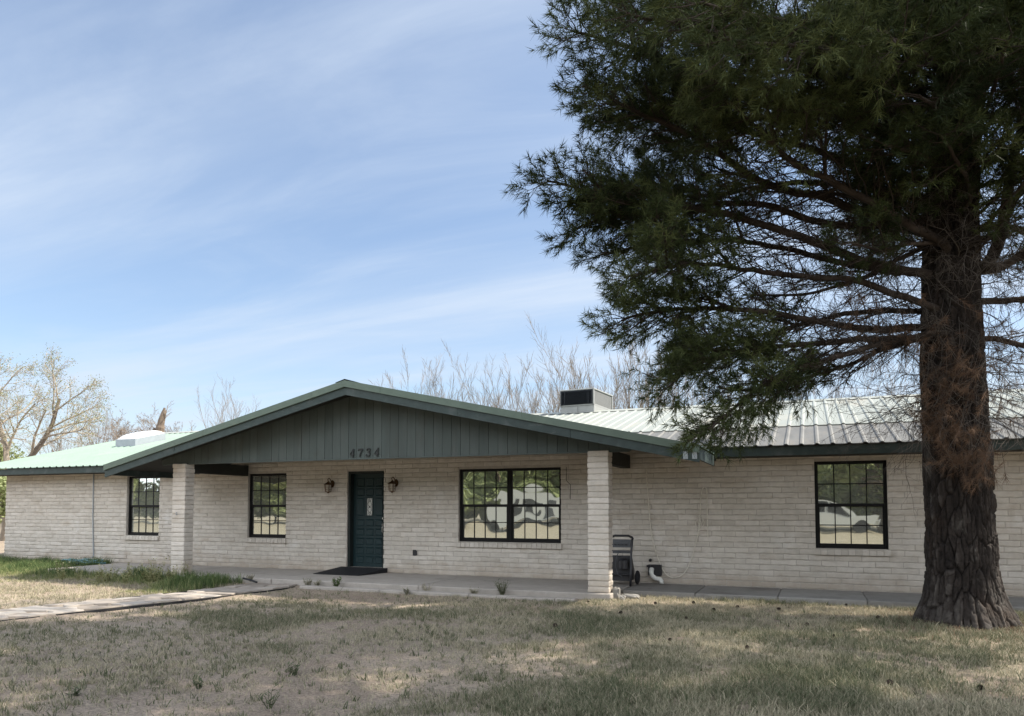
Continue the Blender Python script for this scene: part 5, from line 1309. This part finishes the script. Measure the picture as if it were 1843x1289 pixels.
def lawn():
    r = np.random.default_rng(8); N = 130000
    # sample more densely near the camera, over the ground the photo shows
    d = 4.3 + (13.4 - 4.3) * r.random(N) ** 1.05; x = r.uniform(-0.78, 0.78, N) * d
    X = x * math.cos(R(THETA)) - d * math.sin(R(THETA)); Y = x * math.sin(R(THETA)) + d * math.cos(R(THETA))
    keep = (Y < 11.02) & (Y > 1.5)
    keep |= (X > -3.35) & (Y < 12.12) & (Y > 1.5)
    keep &= np.abs(X - np.array([path_center(v) for v in Y])) > 0.70
    keep &= ((X - TB[0]) ** 2 + (Y - TB[1]) ** 2) > 0.55 ** 2
    X, Y = X[keep], Y[keep]
    g = green_amount(X, Y); k = r.random(len(X)) < np.clip(0.10 + 0.95 * g, 0, 1) * (0.35 + 0.65 * sstep(0.3, 0.6, fbm(X * 2.2, Y * 2.2, 0, 19, 3)))
    left = X < np.array([path_center(v) for v in Y])
    k &= ~left | (r.random(len(X)) < 0.35)
    X, Y, g, left = X[k], Y[k], g[k], left[k]; Z = ground_h(X, Y)
    gr = sstep(0.40, 0.62, fbm(X * 0.8 + 9, Y * 0.8, 0, 23, 4)); gr = np.maximum(gr, np.exp(-(((X + 1.45) / 0.8) ** 2 + ((Y - 6.0) / 1.2) ** 2)) * 1.1)
    tint = np.clip(0.10 + 0.62 * gr * (0.4 + 0.6 * g) + r.normal(size=len(X)) * 0.16, 0, 1); tint[left] *= 0.3
    h = 0.024 + 0.034 * g + 0.024 * gr * g + np.abs(r.normal(size=len(X))) * 0.014
    mb = MB(); blades(mb, X, Y, Z, 5, h, 0.0055, r, tint, 0.75)
    tag(mb.build('lawn_grass', m_grass), kind='stuff'); print('lawn tufts', len(X))
    # sprigs: taller separate shoots standing out of the soil
    M_ = 8000; d = 4.3 + 8.5 * r.random(M_); x = r.uniform(-0.75, 0.75, M_) * d
    X = x * math.cos(R(THETA)) - d * math.sin(R(THETA)); Y = x * math.sin(R(THETA)) + d * math.cos(R(THETA))
    keep = (Y < 10.9) & (X > np.array([path_center(v) for v in Y]) + 0.75) & (((X - TB[0]) ** 2 + (Y - TB[1]) ** 2) > 0.6) & (r.random(M_) < 0.22 + 0.6 * green_amount(X, Y)); X, Y = X[keep], Y[keep]
    mb = MB(); blades(mb, X, Y, ground_h(X, Y), 7, 0.040 + 0.055 * r.random(len(X)) ** 2, 0.0085, r, r.uniform(0.55, 1.0, len(X)), 0.6)
    tag(mb.build('grass_sprigs', m_grass), kind='stuff')
    # the tall green strip against the left of the house
    N = 16000; X = r.uniform(-21.5, -10.2, N); Y = r.uniform(8.2, 13.35, N)
    edge = 10.55 + 0.35 * np.sin(X * 1.3) + 0.25 * np.sin(X * 3.1) - 0.10 * (X + 15)
    front = np.where(X > -15.9, 11.40, 13.3)
    k = (Y < front) & (Y > edge - 0.5 * r.random(N)) & (r.random(N) < 0.35 + 0.65 * sstep(0.3, 0.55, fbm(X * 1.2, Y * 1.2, 0, 77, 3))) & (X < path_center(11) - 0.55 + 0.4 * (11.4 - Y))
    X, Y, edge = X[k], Y[k], edge[k]
    dep = np.clip((Y - edge) / 0.9, 0, 1); h = 0.05 + 0.26 * dep * (0.25 + 1.0 * fbm(X * 2.4, Y * 2.4, 0, 79, 3))
    mb = MB(); blades(mb, X, Y, ground_h(X, Y), 7, h, 0.009, r, np.clip(0.12 + 0.8 * dep + r.normal(size=len(X)) * 0.15, 0, 1), 0.45)
    tag(mb.build('tall_grass', m_lush), kind='stuff')
    N = 22000; X = r.uniform(-22, -9.8, N); Y = r.uniform(6.8, 11.5, N); k = (X < np.array([path_center(v) for v in Y]) - 0.72) & (r.random(N) < 0.25 + 0.7 * sstep(7.6, 9.6, Y)) & (r.random(N) < 0.4 + 0.6 * sstep(0.35, 0.55, fbm(X, Y, 0, 91, 3)))
    X, Y = X[k], Y[k]; mb = MB(); blades(mb, X, Y, ground_h(X, Y), 5, 0.03 + 0.05 * r.random(len(X)), 0.007, r, np.clip(0.05 + 0.25 * r.random(len(X)), 0, 1), 0.8)
    tag(mb.build('dry_grass', m_grass), kind='stuff')
lawn()
def weed(p, h, n, label, m, seed, leafy=False, tint=0.7, group=None, spread=0.35):
    r = np.random.default_rng(seed); p = np.array(p, float); mb = MB(); n = int(n * 1.6)
    for k in range(n):
        a = r.uniform(0, 2 * np.pi); d = unit(np.array([math.cos(a) * spread * r.uniform(0.3, 1.6), math.sin(a) * spread * r.uniform(0.3, 1.6), 1])); L = h * r.uniform(0.6, 1.05)
        q = np.array([p + np.array([math.cos(a), math.sin(a), 0]) * 0.015 + d * L * f + np.array([math.cos(a), math.sin(a), 0]) * 0.12 * L * f ** 2 for f in np.linspace(0, 1, 5)])
        mb.tube(q, np.linspace(0.004, 0.0015, 5), 4, tint=tint, cap=False)
        for f in np.linspace(0.2, 1, 9 if leafy else 6):
            c = q[0] + (q[-1] - q[0]) * f; b = r.uniform(0, 6.28); l = (0.045 if leafy else 0.042) * r.uniform(0.6, 1.3); o = np.array([math.cos(b), math.sin(b), 0.55]) * l; s = np.array([-math.sin(b), math.cos(b), 0]) * l * (0.32 if leafy else 0.16)
            mb.add([c, c + o * 0.5 + s, c + o, c + o * 0.5 - s], [(0, 1, 2, 3)], np.clip(tint + r.normal() * 0.15, 0, 1))
    tag(mb.build('weed', m, org=tuple(p)), label, 'weed', group)
G1 = 'weeds in the gap before the porch floor'
weed((-8.62, 11.30, 0.0), 0.16, 16, 'grey green dry weed in the porch gap left of the leafy weed', m_grass, 1, tint=0.45, group=G1)
weed((-8.45, 11.34, 0.0), 0.12, 12, 'small low grey weed beside the dry one in the porch gap', m_grass, 12, tint=0.4, group=G1)
weed((-8.02, 11.33, 0.0), 0.19, 9, 'bushy fresh green leafy weed in front of the rubber ramp', m_lush, 2, True, 0.8, G1, 0.28)
weed((-6.15, 11.33, 0.0), 0.20, 8, 'thin open dry weed in front of the left half of the double window', m_grass, 3, tint=0.2, group=G1, spread=0.6)
weed((-6.35, 10.98, 0.0), 0.10, 8, 'tiny dark weed on the lawn side of the concrete edging', m_grass, 31, tint=0.6, group=G1)
weed((-4.75, 11.32, 0.0), 0.26, 20, 'tallest grassy weed tuft in the porch gap below the double window', m_grass, 4, tint=0.75, group=G1, spread=0.3)
weed((-5.25, 11.30, 0.0), 0.13, 10, 'low straggling weed left of the tall grassy tuft', m_grass, 5, tint=0.35, group=G1, spread=0.7)
weed((-9.95, 11.30, 0.05), 0.14, 14, 'grey dry weed at the head of the flagstone path', m_grass, 6, tint=0.35, group=G1)
r_ = np.random.default_rng(15)
for k in range(22):
    x = r_.uniform(100, 335); p = onZ(x, 1046 + r_.normal() * 5, 0.0)
    weed(p, r_.uniform(0.24, 0.44), 5, 'pale yellow green seed stalk standing at the edge of the tall grass on the left', m_lush, 200 + k, True, 0.12, 'pale seed stalks by the tall grass', 0.22)
for k, (x, y, h, lab) in enumerate(((132, 1258, 0.10, 'small dark green weed in bare soil at the lower left of the lawn'), (485, 1275, 0.17, 'tall green weed at the bottom edge of the lawn left of centre'), (530, 1215, 0.12, 'green weed in the lawn up and right of the tall bottom one'), (358, 1240, 0.08, 'tiny dark weed in the bare soil between two green ones'))):
    weed(onZ(x, y, 0.0), h * 0.85, 6, lab, m_grass, 60 + k, False, 0.95, 'weeds in the lawn')
def litter():
    r = np.random.default_rng(51); N = 9000; a = r.uniform(0, 2 * np.pi, N); d = 0.42 + np.abs(r.normal(size=N)) * 0.75; X, Y = TB[0] + np.cos(a) * d, TB[1] + np.sin(a) * d
    k = (Y < 12.1); X, Y, d = X[k], Y[k], d[k]; n = len(X); z = ground_h(X, Y) + 0.012 + 0.05 * np.exp(-((d - 0.42) / 0.22) ** 2) * r.random(n)
    P = np.stack([X, Y, z], -1); t = unit(np.stack([r.normal(size=n), r.normal(size=n), r.normal(size=n) * 0.15], -1)); L = r.uniform(0.04, 0.075, n)[:, None]; w = unit(np.cross(t, [0, 0, 1.0])) * 0.0028
    V = np.stack([P - t * L - w, P - t * L + w, P + t * L], 1).reshape(-1, 3); mb = MB(); mb.add(V, np.arange(n * 3).reshape(-1, 3), np.repeat(r.random(n), 3))
    tag(mb.build('pine_litter', m_deadneedle), kind='stuff')
litter()
def cone_proto():
    r = np.random.default_rng(2); mb = MB()
    for i in range(11):
        f = i / 10; R0 = 0.030 * math.sin(math.pi * (0.18 + 0.75 * f)); n = 9
        for j in range(n):
            a = 2 * np.pi * (j + 0.5 * (i % 2)) / n; c = np.array([R0 * math.cos(a), R0 * math.sin(a), 0.07 * f]); o = np.array([math.cos(a), math.sin(a), 0.5]) * 0.015; s = np.array([-math.sin(a), math.cos(a), 0]) * 0.009
            mb.add([c * 0.4 + (0, 0, 0.04 * f), c - s, c + o - s * 0.6, c + o + s * 0.6, c + s], [(0, 1, 2, 3, 4)], r.random())
    mb.lathe([(0.001, 0), (0.02, 0.01), (0.024, 0.035), (0.001, 0.07)], (0, 0, 0), 8, 0.1)
    return mb.build('pine_cone', m_cone)
cone = cone_proto(); tag(cone, 'dark brown pine cone lying in the grass left of the pine', 'pine cone', 'fallen pine cones')
cp = [(997, 1137), (1204, 1161), (1056, 1087), (1503, 1151), (1601, 1240), (1285, 1101), (1330, 1096), (1180, 1090), (1525, 1092), (1405, 1100), (1120, 1108), (1236, 1120), (1455, 1130), (1580, 1118), (1345, 1175), (1770, 1245), (1375, 1085), (1250, 1088)]
for k, (x, y) in enumerate(cp):
    c = cone if k == 0 else cone.copy()
    if k: SC.collection.objects.link(c)
    p = onZ(x, y, 0); c.location = (p[0], p[1], ground_h(p[0], p[1]) + 0.03); c.rotation_euler = (1.4 + r_.normal() * 0.2, 0, r_.uniform(0, 6.28)); s = r_.uniform(0.35, 0.7); c.scale = (s, s * r_.uniform(0.8, 1.2), s)
